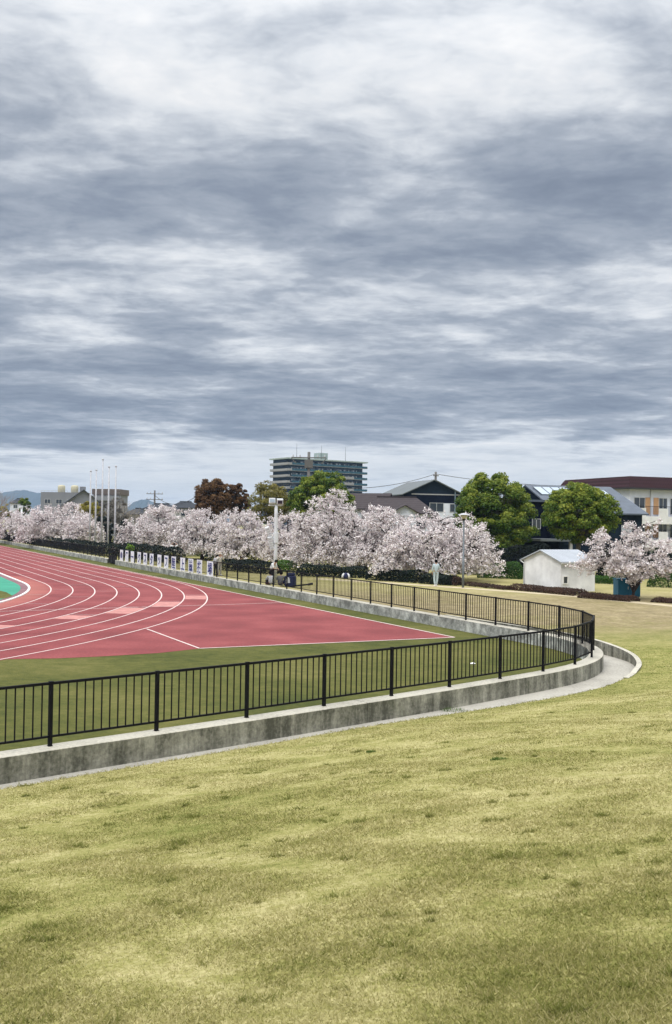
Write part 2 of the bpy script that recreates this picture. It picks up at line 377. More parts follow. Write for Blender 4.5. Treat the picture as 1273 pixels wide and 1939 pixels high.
# track
def cp(r, a): return (TC.x + r*math.cos(a), TC.y + r*math.sin(a))
AN = math.atan2(TN.y, TN.x); R8 = R0 + 8*LW
g2 = lambda px, py: tuple(gp(px, py, ZI).xy)
cA, cB = g2(861, 1207.5), g2(378, 1228.5)
eTop = Vector(cp(R8, AN)); eTop = eTop + TN * .12
farp = eTop + TD * 190
m_e = Vector((-5.314, 57.436)) 
pts = [tuple(farp), tuple(Vector(cA)), cB, g2(300, 1237), g2(200, 1243), g2(110, 1247)]
a0 = math.atan2(g2(30, 1250)[1] - TC.y, g2(30, 1250)[0] - TC.x)
for k in range(40): pts.append(cp(R8 + .12, a0 + (AN - PI - a0) * k / 39))
q = Vector(cp(R8, AN - PI)); pts += [tuple(q + TD * 190)]
flat('running_track', pts, ZI + .006, m_track)
# markings
def ribbon(mb, P, wd, z):
    P = [Vector(p) for p in P]
    Ls = []
    for i, p in enumerate(P):
        t = (P[min(i+1, len(P)-1)] - P[max(i-1, 0)]).normalized(); n = Vector((t.y, -t.x)) * wd / 2
        Ls.append((p + n, p - n))
    for i in range(len(P)-1):
        mb.poly([(*Ls[i][0], z), (*Ls[i+1][0], z), (*Ls[i+1][1], z), (*Ls[i][1], z)])
mb = MB(); zl = ZI + .011
for k in range(1, 9):
    r = R0 + k*LW
    P = [Vector(cp(r, AN)) + TD * 185] + [cp(r, AN - PI * j / 120) for j in range(121)]
    P += [Vector(cp(r, AN - PI)) + TD * 185]
    ribbon(mb, P, .072, zl)
tag(mb.build('lane_lines', m_line), kind='structure')
mb = MB(); zm = ZI + .015
ribbon(mb, [Vector(cA) + (farp - Vector(cA)).normalized() * 115, cA], .10, zm + .003)
ribbon(mb, [cA, cB], .10, zm)
ribbon(mb, [cB, g2(278, 1191.5)], .08, zm)
ribbon(mb, [g2(-60, 1160), g2(420, 1145.5), g2(536, 1141.5)], .08, zm)
def ang(x, y):
    g = g2(x/3.031, 1000 + y/3.031); return math.atan2(g[1]-TC.y, g[0]-TC.x)
def cross(k, x, y, wd=.05):
    a = ang(x, y); ribbon(mb, [cp(R0+k*LW, a), cp(R0+(k+1)*LW, a)], wd, zm)
for k, x, y in ((1, 350, 352), (2, 445, 327), (3, 480, 303), (4, 515, 283), (5, 545, 262), (6, 590, 240), (7, 600, 227), (0, 230, 382), (2, 460, 396), (3, 600, 363),
                (4, 690, 335), (1, 230, 436), (7, 1128, 384), (6, 985, 421), (5, 790, 455), (4, 500, 498), (6, 520, 226), (5, 480, 250)):
    cross(k, x, y)
tag(mb.build('track_marks', m_line), kind='structure')
m_patch = mat('faded_exchange_patch', (.43, .19, .17), .8, .2, 3)
mb = MB()
for k, x0, y0, x1, y1 in ((7, 1128, 388, 1128, 410), (6, 975, 424, 925, 452), (5, 775, 459, 690, 492), (4, 470, 503, 415, 524), (3, 75, 560, 0, 580)):
    a0_, a1_ = ang(x0, y0), ang(x1, y1)
    for j in range(4):
        b0_, b1_ = a0_ + (a1_-a0_)*j/4, a0_ + (a1_-a0_)*(j+1)/4
        mb.poly([(*cp(R0+k*LW+.06, b0_), ZI+.0095), (*cp(R0+k*LW+.06, b1_), ZI+.0095), (*cp(R0+(k+1)*LW-.06, b1_), ZI+.0095), (*cp(R0+(k+1)*LW-.06, b0_), ZI+.0095)])
tag(mb.build('track_patches', m_patch), kind='structure')
# infield: grey-red rim, teal coated D and a wedge of turf
m_rim = mat('infield_rim', (.19, .10, .11), .85, .2, 1)
m_teal = mat('teal_coating', (.035, .30, .19), .7, .22, .35, col2=(.02, .21, .135))
rim = [cp(R0-.04, AN - PI*j/90) for j in range(91)]; rim = [tuple(Vector(rim[0]) + TD*180)] + rim + [tuple(Vector(rim[-1]) + TD*180)]
flat('infield_rim', rim, ZI + .0105, m_rim)
te = [cp(R0-.5, AN - PI*j/90) for j in range(91)]
te = [tuple(Vector(te[0]) + TD*25)] + te + [tuple(Vector(te[-1]) + TD*25)]
flat('infield_surface', te, ZI + .0155, m_teal)
flat('infield_grass', [g2(-150, 1108), g2(0, 1119), g2(12, 1122), g2(24, 1129), g2(10, 1133.5), g2(-150, 1150)], ZI + .02, m_inner)
mb = MB()
P = [Vector(cp(R0, AN)) + TD * 100] + [cp(R0, AN - PI*j/120) for j in range(121)] + [Vector(cp(R0, AN-PI)) + TD*100]
for i in range(len(P)-1):
    a, b = Vector((*P[i], ZI+.035)), Vector((*P[i+1], ZI+.035)); mb.bar(a, b, .13, .06)
o = mb.build('track_kerb', m_white); tag(o, 'raised white kerb along the inner edge of the running track', 'kerb')
# footpath on the far embankment
def path_strip(name, px_pts, wd, z, m):
    mb = MB(); P = catmull([gp(*p).xy for p in px_pts], 8)
    for i in range(len(P)-1):
        pass
    ribbon(mb, P, wd, z); return tag(mb.build(name, m), kind='structure')
m_path = mat('tan_path', (.46, .39, .26), .95, .15, 1.5, bump=.4, bscale=30)
path_strip('footpath', [(600, 1096), (690, 1101), (790, 1107.5), (900, 1115), (1000, 1122), (1100, 1130), (1190, 1139), (1273, 1147), (1360, 1155)], 1.0, -.003, m_path)
m_gravel = m_lawn
0 and flat('far_lawn', [gp(*p).xy for p in ((700, 1090), (860, 1106), (985, 1115), (1100, 1124), (1180, 1133), (1300, 1141), (1420, 1120), (1300, 1095), (1160, 1088), (1000, 1084), (850, 1078))], -.0, m_gravel)

# ------------------------------------------------------------ blades of grass near the camera
rng = np.random.default_rng(5)
NB = 620000
a_ = rng.uniform(-.42, .42, NB); r_ = np.exp(rng.uniform(math.log(3.2), math.log(34), NB))
gx, gy = r_ * np.sin(a_), r_ * np.cos(a_)
s_, d_ = nearest(gx, gy); dg = d_ - WO - gutter_w(s_)
tuft = np.sin(gx*5.1+2*np.sin(gy*3.3)) * np.sin(gy*4.7+1.7*np.sin(gx*2.9))
keep = (dg > -.03) & (rng.random(NB) < .85 + .15 * tuft)
gx, gy, s_, dg, r_ = gx[keep], gy[keep], s_[keep], dg[keep], r_[keep]; nb = len(gx)
NT = 230; ta = rng.uniform(-.40, .40, NT); tr0 = np.exp(rng.uniform(math.log(3.4), math.log(22), NT)); tx, ty = tr0*np.sin(ta), tr0*np.cos(ta)
per_t = rng.integers(18, 70, NT); ti = np.repeat(np.arange(NT), per_t); sc_ = rng.uniform(.012, .05, NT)[ti]
cx_, cy_ = tx[ti] + rng.normal(0, 1, len(ti))*sc_*1.4, ty[ti] + rng.normal(0, 1, len(ti))*sc_
cs_, cd_ = nearest(cx_, cy_); cdg = cd_ - WO - gutter_w(cs_); kk = cdg > .05
gx = np.concatenate([gx, cx_[kk]]); gy = np.concatenate([gy, cy_[kk]]); s_ = np.concatenate([s_, cs_[kk]]); dg = np.concatenate([dg, cdg[kk]]); r_ = np.concatenate([r_, np.hypot(cx_, cy_)[kk]])
n_t = int(kk.sum()); nb = len(gx); gz = ground_h(s_, dg, gx, gy)
tf = rng.random(nb) < 0
an = rng.uniform(0, 2*PI, nb); hh = rng.uniform(.009, .024, nb) * (1 + .5 * (rng.random(nb) < .06)); ww = rng.uniform(.0018, .0038, nb) * (1 + r_ * .10)
edge = (dg < .12); hh[edge] *= 1.9; hh[-n_t:] *= 1.7; ww[-n_t:] *= 1.2
lean = rng.uniform(.5, 2.2, nb) * hh; la = rng.uniform(0, 2*PI, nb)
Vv = np.empty((nb, 3, 3), np.float32)
for k, sg in ((0, -1), (1, 1)):
    Vv[:, k, 0] = gx + sg*ww*np.cos(an); Vv[:, k, 1] = gy + sg*ww*np.sin(an); Vv[:, k, 2] = gz - .004
Vv[:, 2, 0] = gx + lean*np.cos(la); Vv[:, 2, 1] = gy + lean*np.sin(la); Vv[:, 2, 2] = gz + hh
def fast_mesh(name, V, k, m, tint=None, parent=None):
    n = len(V); me = D.meshes.new(name); me.vertices.add(n*k); me.vertices.foreach_set('co', np.ascontiguousarray(V, np.float32).ravel())
    me.loops.add(n*k); me.loops.foreach_set('vertex_index', np.arange(n*k, dtype=np.int32))
    me.polygons.add(n); me.polygons.foreach_set('loop_start', np.arange(0, n*k, k, dtype=np.int32))
    me.update(calc_edges=True)
    if tint is not None:
        at_ = me.attributes.new('tint', 'FLOAT', 'FACE'); at_.data.foreach_set('value', np.asarray(tint, np.float32))
    me.materials.append(m); o = D.objects.new(name, me); COL.objects.link(o); o.parent = parent; return o
gt = rng.normal(.55, .27, nb); gt[-n_t:] = rng.normal(.02, .12, n_t); o = fast_mesh('grass', Vv, 3, m_blade, np.clip(gt, -.3, 1)); tag(o, 'short half dormant grass covering the near bank', 'grass', kind='stuff')
m_weed = leafmat('weed_leaf', [(0, (.04, .09, .015)), (1, (.12, .2, .04))], trans=.3)
def tuft_clump(px, py, rad, h, label):
    for Y in np.arange(8, 40, .05):
        p = at(px, py, Y)
        if p.z <= ground_at(p.x, p.y)[0]: break
    n = 260; a = rng.uniform(0, 2*PI, n); r = rad*np.sqrt(rng.random(n)); V = np.empty((n, 3, 3))
    x, y = r*np.cos(a)*1.5, r*np.sin(a); an = rng.uniform(0, 2*PI, n); hh = h*rng.uniform(.5, 1, n)*(1.1-r/rad*.6)
    for k, sg in ((0, -1), (1, 1)): V[:, k] = np.stack([x+sg*.005*np.cos(an), y+sg*.005*np.sin(an), -.01+0*x], 1)
    V[:, 2] = np.stack([x+hh*.6*np.cos(a), y+hh*.6*np.sin(a), hh], 1)
    o = fast_mesh('weed_tuft', V, 3, m_weed, rng.random(n)); o.location = (p.x, p.y, ground_at(p.x, p.y)[0]); tag(o, label, 'weed')
tuft_clump(858, 1346, .22, .11, 'green weed tuft at the edge of the concrete gutter strip, below the fence')
tuft_clump(948, 1440, .09, .05, 'small dark green tuft alone in the middle of the pale bank')
tuft_clump(704, 1425, .06, .04, 'tiny green tuft in the lawn below the wall joint')

# ------------------------------------------------------------ wall
def wall(i0, i1, name, label, joints):
    mb = MB(); segs = []; cur = i0
    for j in joints + [i1]:
        segs.append((cur, j)); cur = j
    for a, b in segs:
        st = 2; ids = list(range(a, b, st)) + [b]; pr = []
        for n_, i in enumerate(ids):
            off = tg[i] * (.008 if n_ == 0 else (-.008 if n_ == len(ids)-1 else 0))
            p = RP[i] + off; n = RN[i]
            def e(d, z): return (p[0]+n[0]*d, p[1]+n[1]*d, z)
            pr.append([e(WO, -.75), e(WO, -.012), e(WO-.012, 0), e(-WI+.012, 0), e(-WI, -.012), e(-WI, -.75)])
        for u, v in zip(pr[:-1], pr[1:]):
            for k in range(5): mb.poly([u[k], v[k], v[k+1], u[k+1]], 1 if k >= 3 else 0)
        mb.poly(pr[0]); mb.poly(pr[-1][::-1])
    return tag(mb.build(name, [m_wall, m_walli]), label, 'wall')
far_j = list(range((IA+17)*6, GATE_A-20, 30))
wall(0, GATE_A, 'concrete_wall', 'low stained concrete retaining wall curving round the running track under the black fence', [(IA-10)*6, (IA+4)*6-3, (IA+12)*6+3] + far_j)
wall(GATE_B, len(RP)-1, 'concrete_wall', 'low concrete wall beyond the gate, running far away beside the back straight', [])
# kerb outside the gutter, round the end of the bend
mb = MB(); ks = [i for i in range(len(RS)) if S9 - 1.2 <= RS[i] <= s_post[IA+16]]
pr = []
for i in ks:
    s = RS[i]; w0 = WO + float(gutter_w(s)) + .03; zt = float(base_h(s)) + .03
    zt = max(zt, -.44 + .24 * float(sm(s, S9 - 1.2, S9 - .2)))
    def e(d, z): p = RP[i] + RN[i]*d; return (p[0], p[1], z)
    pr.append([e(w0-.06, -.7), e(w0-.06, zt), e(w0+.09, zt), e(w0+.09, -.7)])
for u, v in zip(pr[:-1], pr[1:]):
    for k in range(3): mb.poly([u[k], v[k], v[k+1], u[k+1]])
mb.poly(pr[0]); mb.poly(pr[-1])
tag(mb.build('gutter_kerb', m_wall), 'narrow curved concrete kerb round the outer side of the gutter at the bend', 'kerb')

# ------------------------------------------------------------ fence
PH = 1.08
post_me = None
def fence(ids, name, label, lim=99):
    global post_me
    root = thing(name, label, 'fence', (posts[ids[0]].x, posts[ids[0]].y, 0)); org = Vector(root.location)
    if post_me is None:
        m_ = MB().box(-.03, .03, -.03, .03, 0, PH); m_.box(-.034, .034, -.034, .034, PH+.001, PH+.012); m_.box(-.036, .036, -.036, .036, 0.001, .012)
        po = m_.build('post', m_black); post_me = po.data; D.objects.remove(po)
    ids_near = ids[:lim]; rest = ids[lim:]
    for i in ids_near:
        t = tg[i*6]; po = D.objects.new('post', post_me); COL.objects.link(po); po.parent = root
        po.location = Vector((posts[i].x, posts[i].y, 0)) - org; po.rotation_euler = (0, 0, math.atan2(t[1], t[0]))
    for i in ids_near[:-1]:
        a, b = posts[i], posts[i+1]; dv = (b-a); ln = dv.length; ang_ = math.atan2(dv.y, dv.x)
        pan = D.objects.new('panel', None)
        mb = MB(); nn = 13
        for k in range(1, nn): x = ln*k/nn; mb.box(x-.0095, x+.0095, -.0095, .0095, .17, PH-.03)
        pan = mb.build('balusters', m_black, root); pan.location = Vector((a.x, a.y, 0)) - org; pan.rotation_euler = (0, 0, ang_)
        MB().box(.03, ln-.03, -.024, .024, PH-.045, PH-.001).build('top_rail', m_black, pan)
        MB().box(.03, ln-.03, -.018, .018, .145, .18).build('bottom_rail', m_black, pan)
    return root
gi_a, gi_b = GATE_A//6, GATE_B//6 + 1
FENCE_IDS = list(range(IA-6, gi_a+1))
fence(FENCE_IDS, 'railing_fence', 'long black metal railing fence with upright bars on top of the curved concrete wall')
fence(list(range(gi_b, gi_b+62)), 'railing_fence', 'distant black railing fence beyond the gate beside the back straight')
# gate
a, b = Vector(RP[GATE_A]), Vector(RP[GATE_B]); dv = b - a; ln = dv.length
g = thing('gate', 'black double metal gate standing in the gap of the concrete wall', 'gate', (a.x, a.y, ZI), math.atan2(dv.y, dv.x))
for s0, s1 in ((.04, ln/2-.02), (ln/2+.02, ln-.04)):
    fr = MB().box(s0, s0+.05, -.03, .03, .05, 1.55).box(s1-.05, s1, -.03, .03, .05, 1.55).box(s0+.05, s1-.05, -.025, .025, 1.49, 1.54).box(s0+.05, s1-.05, -.025, .025, .1, .15).box(s0+.05, s1-.05, -.025, .025, .78, .83).build('gate_leaf', m_black, g)
    MB().box(s0+.05, s1-.05, -.012, .012, .152, .778).build('sheet_panel', m_black, fr)
    bb = MB(); k = s0 + .16
    while k < s1 - .1: bb.box(k-.008, k+.008, -.008, .008, .832, 1.488); k += .12
    bb.build('bars', m_black, fr)
# dark sheeting behind the far fence stretch and next to the gate: planted hedge

# ------------------------------------------------------------ banners on the fence
m_ban = mat('banner_vinyl', (.72, .74, .80), .5, .05, 2)
m_ink = mat('banner_ink', (.012, .025, .17), .5)
def glyph_mesh(ch, size):
    cu = D.curves.new('glyph', 'FONT'); cu.body = ch; cu.size = size; cu.align_x = 'CENTER'; cu.align_y = 'CENTER'; cu.offset = .016; cu.extrude = .002
    ob = D.objects.new('glyph', cu); COL.objects.link(ob)
    bpy.context.view_layer.update()
    me = D.meshes.new_from_object(ob.evaluated_get(bpy.context.evaluated_depsgraph_get()))
    D.objects.remove(ob); D.curves.remove(cu)
    c = np.empty(len(me.vertices)*3); me.vertices.foreach_get('co', c); c = c.reshape(-1, 3)
    if len(c):
        lo, hi = c.min(0), c.max(0); c[:, :2] -= ((lo+hi)/2)[:2]
    me.vertices.foreach_set('co', c.ravel()); me.materials.clear(); me.materials.append(m_ink); me.update(); return me
chars = ['logo', 'ワ', 'ー', 'ク', 'ス', 'タ', 'ッ', 'フ', '陸', '上', '競', '技', '場']
names = ['blue round globe emblem', 'katakana ワ', 'long vowel bar ー', 'katakana ク', 'katakana ス', 'katakana タ', 'small katakana ッ', 'katakana フ', 'kanji 陸', 'kanji 上', 'kanji 競', 'kanji 技', 'kanji 場']
pos_w = ['first banner from the left', 'second from the left', 'third from the left', 'fourth from the left', 'fifth from the left', 'sixth from the left', 'seventh from the left, the middle one', 'sixth from the right', 'fifth from the right', 'fourth from the right', 'third from the right', 'second from the right, next to the last', 'last banner on the right, beside the standing pair']
bpx = [230.4, 240.6, 252, 263.6, 275.8, 288.8, 302, 316, 331, 346.5, 362.8, 379.7, 397.7]
for i, (ch, nm, px) in enumerate(zip(chars, names, bpx)):
    j = ring_px(px); p = RP[j]; t = tg[j]; n = RN[j]
    q = p - n * .045
    W_, H_ = (1.22, 1.0) if i < 12 else (1.35, 1.08)
    b_ = thing('banner', 'white fence banner with blue %s, %s' % (nm, pos_w[i]), 'banner', (q[0], q[1], PH - .03), math.atan2(-t[1], -t[0]), 'white banners hung along the far fence')
    sh = MB(); nx = 8; rg = random.Random(i)
    am = [rg.uniform(-.012, .012) for _ in range(nx+1)]
    for k in range(nx):
        x0, x1 = -W_/2 + W_*k/nx, -W_/2 + W_*(k+1)/nx
        sag0, sag1 = (rg.uniform(0, .0), 0)
        sh.poly([(x0, am[k], -H_), (x1, am[k+1], -H_), (x1, am[k+1]*.3, 0), (x0, am[k]*.3, 0)])
        sh.poly([(x0, am[k]*.3+.008, 0), (x1, am[k+1]*.3+.008, 0), (x1, am[k+1]+.008, -H_), (x0, am[k]+.008, -H_)])
    sh.build('sheet', m_ban, b_)
    tr = -.016
    if ch == 'logo':
        e_ = MB()
        for y0 in np.arange(-.27, .27, .09):
            z0, z1 = y0 + .012, y0 + .078
            def hw(z): return .40 * math.sqrt(max(0, 1 - (z/.29)**2))
            e_.poly([(-hw(z0), tr, z0), (hw(z0), tr, z0), (hw(z1), tr, z1), (-hw(z1), tr, z1)])
        em = e_.build('emblem', m_ink, b_); em.location = (0, 0, -H_/2)
    else:
        gm = D.objects.new('lettering', glyph_mesh(ch, .92)); COL.objects.link(gm); gm.parent = b_
        gm.rotation_euler = (PI/2, 0, 0); gm.location = (0, tr, -H_/2)

# ------------------------------------------------------------ foliage helpers
def quads(C, size, nrm=None, spread=1.0, asp=1.0, rg=None):
    n = len(C); rg = rg or rng
    v = rg.normal(size=(n, 3))
    if nrm is not None: v = v*spread + nrm*1.0
    v /= np.linalg.norm(v, axis=1)[:, None] + 1e-9
    r = rg.normal(size=(n, 3)); a = np.cross(v, r); a /= np.linalg.norm(a, axis=1)[:, None] + 1e-9; b = np.cross(v, a)
    s = size * rg.uniform(.6, 1.3, n) if np.isscalar(size) else size
    a = a * s[:, None]; b = b * (s*asp)[:, None]
    return np.stack([C-a*.5, C-b*.5+a*.08, C+a*.5, C+b*.5], 1)
def limb(mb, a, b, r0, r1, rg, sag=.1, n=5, seg=4):
    a, b = Vector(a), Vector(b); ln = (b-a).length; P = []; R = []
    off = Vector((rg.uniform(-1, 1), rg.uniform(-1, 1), rg.uniform(0, 1.2))) * ln * sag
    for k in range(seg+1):
        t = k/seg; P.append(a.lerp(b, t) + off*math.sin(PI*t)); R.append(r0 + (r1-r0)*t)
    mb.tube(P, R, n, cap=False); return P
m_bark = mat('cherry_bark', (.045, .035, .032), .9, .35, 4, bump=.6, bscale=14, stretch=(1, 1, .4))
m_bark2 = mat('grey_bark', (.11, .095, .08), .9, .3, 5, bump=.5, bscale=14)
m_bloss = leafmat('blossom', [(0, (.34, .26, .27)), (.22, (.57, .49, .50)), (.6, (.745, .69, .69)), (1, (.87, .85, .84))], .8, .16)
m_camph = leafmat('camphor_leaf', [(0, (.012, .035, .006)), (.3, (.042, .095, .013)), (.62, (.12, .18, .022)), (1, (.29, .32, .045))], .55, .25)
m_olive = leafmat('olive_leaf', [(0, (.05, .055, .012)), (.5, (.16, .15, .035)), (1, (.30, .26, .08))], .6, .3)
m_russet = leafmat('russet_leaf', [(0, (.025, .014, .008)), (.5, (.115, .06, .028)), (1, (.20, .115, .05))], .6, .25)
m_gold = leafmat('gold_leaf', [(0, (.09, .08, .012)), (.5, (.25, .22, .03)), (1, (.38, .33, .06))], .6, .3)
m_dark = leafmat('shaded_evergreen_leaf', [(0, (.002, .004, .005)), (.5, (.005, .011, .009)), (1, (.012, .026, .014))], .6, .15)  # evergreen leaf, darkened to near black to carry the shade under the trees
m_hedge = leafmat('hedge_leaf', [(0, (.012, .035, .006)), (.5, (.035, .095, .012)), (1, (.08, .17, .024))], .6, .2)
m_redh = leafmat('red_brown_leaf', [(0, (.02, .012, .010)), (.5, (.065, .036, .027)), (1, (.12, .07, .045))], .7, .1)
m_twig = mat('bare_twig', (.30, .26, .22), .9)
def cherry(name, label, loc, rx, ry, z0, z1, seed, ntar=240, per=95, size=.105, lean=(0, 0), trunk=.2, upright=0, group=None, sg=.23):
    rg = random.Random(seed); ng = np.random.default_rng(seed)
    root = thing(name, label, 'cherry tree', loc, 0, group)
    fork = Vector((rg.uniform(-.3, .3), rg.uniform(-.3, .3), z0 + (z1-z0)*.08 + .3)) if not upright else Vector((.05, 0, .38))
    mb = MB(); mb.tube([(0, 0, -.15), (fork.x*.3, fork.y*.3, fork.z*.45), tuple(fork)], [trunk*1.25, trunk, trunk*.85], 8)
    tr_ = mb.build('trunk', m_bark, root, True)
    T = []
    while len(T) < ntar:
        a = rg.uniform(0, 2*PI); rad = math.sqrt(rg.random())
        rmod = 1 + .16*math.sin(a*3+seed) + .08*math.sin(a*7+seed*2)
        x, y = rx*rad*math.cos(a)*rmod, ry*rad*math.sin(a)*rmod
        zt = z0 + (z1-z0)*(1-rad**3.2)**.6*(1+.10*math.sin(x*1.9+seed)*math.cos(y*1.7))
        zb = z0 + (z1-z0)*(.0 + .16*(1-rad)) + (.3 if upright else 0)*(z1-z0)*rad*0
        if upright: zb = z0 + (z1-z0)*.30*rad**1.5; zt = max(zt, zb+.25)
        t = rg.random()**1.08
        T.append(Vector((x+lean[0], y+lean[1], zb + (zt-zb)*t)))
    mains = []; mbl = MB(); nm = 7
    for k in range(nm):
        a = 2*PI*(k+rg.uniform(-.25, .25))/nm; rr = rg.uniform(.55, .8)
        e = Vector((rx*rr*math.cos(a)+lean[0], ry*rr*math.sin(a)+lean[1], z0+(z1-z0)*rg.uniform(.35, .62)*(1.25 if upright else 1)))
        mains.append(limb(mbl, fork, e, trunk*.75, trunk*.2, rg, .12, 6, 8))
    mains.append(limb(mbl, fork, Vector((lean[0], lean[1], z0+(z1-z0)*.85)), trunk*.6, trunk*.14, rg, .1, 6, 8))
    C = []; Nn = []
    for q in T:
        best = min((p for m_ in mains for p in m_[2:]), key=lambda p: (p-q).length + max(0, p.z-q.z)*.6)
        P = limb(mbl, best, q, trunk*.17, .016, rg, .12, 4, 4)
        axis = (q-P[1]); n_ = per
        t = ng.uniform(.35, 1.12, n_)[:, None]; base = np.array(P[1])[None] + np.array(axis)[None]*t
        # blossoms sit in small bunches along the twig
        nbun = max(4, n_//13); bc = np.array(P[1])[None] + np.array(axis)[None]*ng.uniform(.25, 1.2, nbun)[:, None] + ng.normal(0, sg, (nbun, 3))*np.array([1, 1, .62])
        pick = ng.integers(0, nbun, n_)
        C.append(bc[pick] + ng.normal(0, size*.85, (n_, 3)))
        Nn.append((bc[pick]-np.array([lean[0], lean[1], z0])) / max(rx, 1))
    mbl.build('limbs', m_bark, root, True)
    C = np.concatenate(C); Nn = np.concatenate(Nn); C = C[C[:, 2] > .42]; n = len(C)
    tint = np.clip(ng.normal(.58, .24, n), 0, 1)
    o = fast_mesh('blossom', quads(C, size*1.12, None, rg=ng), 4, m_bloss, tint, root)
    return root
def crown(name, label, cat, loc, rx, ry, z0, z1, m, seed, nclump=110, per=230, size=.14, cr=.22, trunk=.22, sparse=0, tint=.5, shape=1.0, group=None, bark=None):
    rg = random.Random(seed); ng = np.random.default_rng(seed)
    root = thing(name, label, cat, loc, 0, group); mb = MB(); H = z1-z0; zc_ = z0 + H*.48
    fork = Vector((0, 0, z0 + H*.12)); mb.tube([(0, 0, -.1), (0, 0, fork.z*.6), tuple(fork)], [trunk*1.2, trunk, trunk*.8], 8)
    mb.build('trunk', bark or m_bark2, root, True)
    C = []; Nn = []; Tn = []; ml = MB()
    for k in range(nclump):
        a = rg.uniform(0, 2*PI); ph = math.asin(rg.uniform(-1, 1)); r = (rg.uniform(.80, .94) if rg.random() > .35 else rg.uniform(.35, .8))
        lump = 1 + .10*math.sin(3*a+seed)*math.cos(2*ph) + rg.uniform(-.06, .06)
        flat_ = 1 if ph > 0 else .92
        c = np.array([rx*r*lump*math.cos(ph)**shape*math.cos(a), ry*r*lump*math.cos(ph)**shape*math.sin(a), zc_ + (z1-zc_ if ph > 0 else zc_-z0)*r*lump*math.sin(ph)*flat_])
        cs = cr*rx*rg.uniform(.6, 1.2)
        v = ng.normal(size=(per, 3)); v /= np.linalg.norm(v, axis=1)[:, None]
        v[:, 2] = np.where(v[:, 2] < -.55, -v[:, 2], v[:, 2])
        rr = ng.uniform(.55, 1.05, per)[:, None]
        C.append(c + v*rr*cs*np.array([1, 1, .8])); Nn.append(v)
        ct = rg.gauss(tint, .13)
        Tn.append(ng.normal(ct, .09, per) + .30*v[:, 2])  # yellower clump tops: young leaf tone plus painted highlight, shade below
        if k % 3 == 0: limb(ml, fork, c, trunk*.35, .02, rg, .08, 4, 3)
    ml.build('limbs', bark or m_bark2, root, True)
    C = np.concatenate(C); Nn = np.concatenate(Nn); Tn = np.concatenate(Tn)
    if sparse: k = ng.random(len(C)) > sparse; C, Nn, Tn = C[k], Nn[k], Tn[k]
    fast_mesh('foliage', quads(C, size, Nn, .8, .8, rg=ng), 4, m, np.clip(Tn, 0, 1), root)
    return root
def bare_tree(label, loc, h, spread, seed, m=None, rt=.12):
    rg = random.Random(seed); root = thing('bare_tree', label, 'tree', loc); mb = MB(); tw = MB()
    def grow(p, dv, ln, r, lv):
        e = p + dv*ln; (mb if lv < 2 else tw).tube([p, p.lerp(e, .5) + Vector((rg.uniform(-1, 1), rg.uniform(-1, 1), 0))*ln*.05, e], [r, r*.8, r*.6], 4, cap=False)
        if lv < 5:
            for _ in range(3 if lv else 5):
                nv = (dv + Vector((rg.uniform(-1, 1)*spread, rg.uniform(-1, 1)*spread, rg.uniform(-.1, .55)))).normalized()
                grow(e if rg.random() < .6 else p.lerp(e, .7), nv, ln*rg.uniform(.6, .8), r*.55, lv+1)
    grow(Vector((0, 0, 0)), Vector((0, 0, 1)), h*.3, rt, 0)
    mb.build('trunk', m_bark2, root); tw.build('twigs', m or m_twig, root); return root
def hedge(label, a, b, depth, h, m, seed, n=9000, size=.09, name='hedge', cat='hedge', round_=.25, z=0, group=None, tint=.5):
    ng = np.random.default_rng(seed); a, b = Vector(a), Vector(b); dv = b-a; ln = dv.length
    root = thing(name, label, cat, (a.x, a.y, z), math.atan2(dv.y, dv.x), group)
    x = ng.uniform(0, ln, n); t = ng.uniform(-1, 1, n); top = ng.random(n) < .5
    prof = h*(1 + .07*np.sin(x*1.3+seed) + .05*np.sin(x*3.1+seed*2))
    endf = np.minimum(1, np.minimum(x, ln-x)/(h*.6)+.35)
    y = np.where(top, t*depth/2, np.sign(t)*depth/2*ng.uniform(.85, 1.05, n)); zz_ = np.where(top, prof*(1-round_*np.abs(t)**3), prof*ng.random(n)*(1-round_*.8))*endf
    C = np.stack([x, y, zz_ + ng.normal(0, .03, n)], 1); C[:, 1] += ng.normal(0, .03, n)
    Nn = np.stack([0*x, np.where(top, t*.5, np.sign(t)), np.where(top, 1.0, .3)], 1)
    ti = np.clip(ng.normal(tint, .2, n) + .12*np.sin(x*2.3+t*2), 0, 1)
    fast_mesh('foliage', quads(C, size, Nn, .8, .8, rg=ng), 4, m, ti, root)
    co_ = MB(); 
    k = max(2, int(ln/.8))
    co_.tube([(0.1, 0, -.05), (ln-.1, 0, -.05)], .03, 5)
    for i in range(k):
        x0, x1 = ln*i/k+.06, ln*(i+1)/k-.06
        co_.tube([((x0+x1)/2, 0, -.05), ((x0+x1)/2, 0, h*.55)], [.035, .02], 5)
        for dx, dy in ((-.25, .2), (.25, -.2), (.1, .25), (-.1, -.25)): co_.tube([((x0+x1)/2, 0, h*.25), ((x0+x1)/2+dx, dy*depth, h*.72)], [.02, .01], 4)
    co_.build('stems', m_bark, root)
    return root

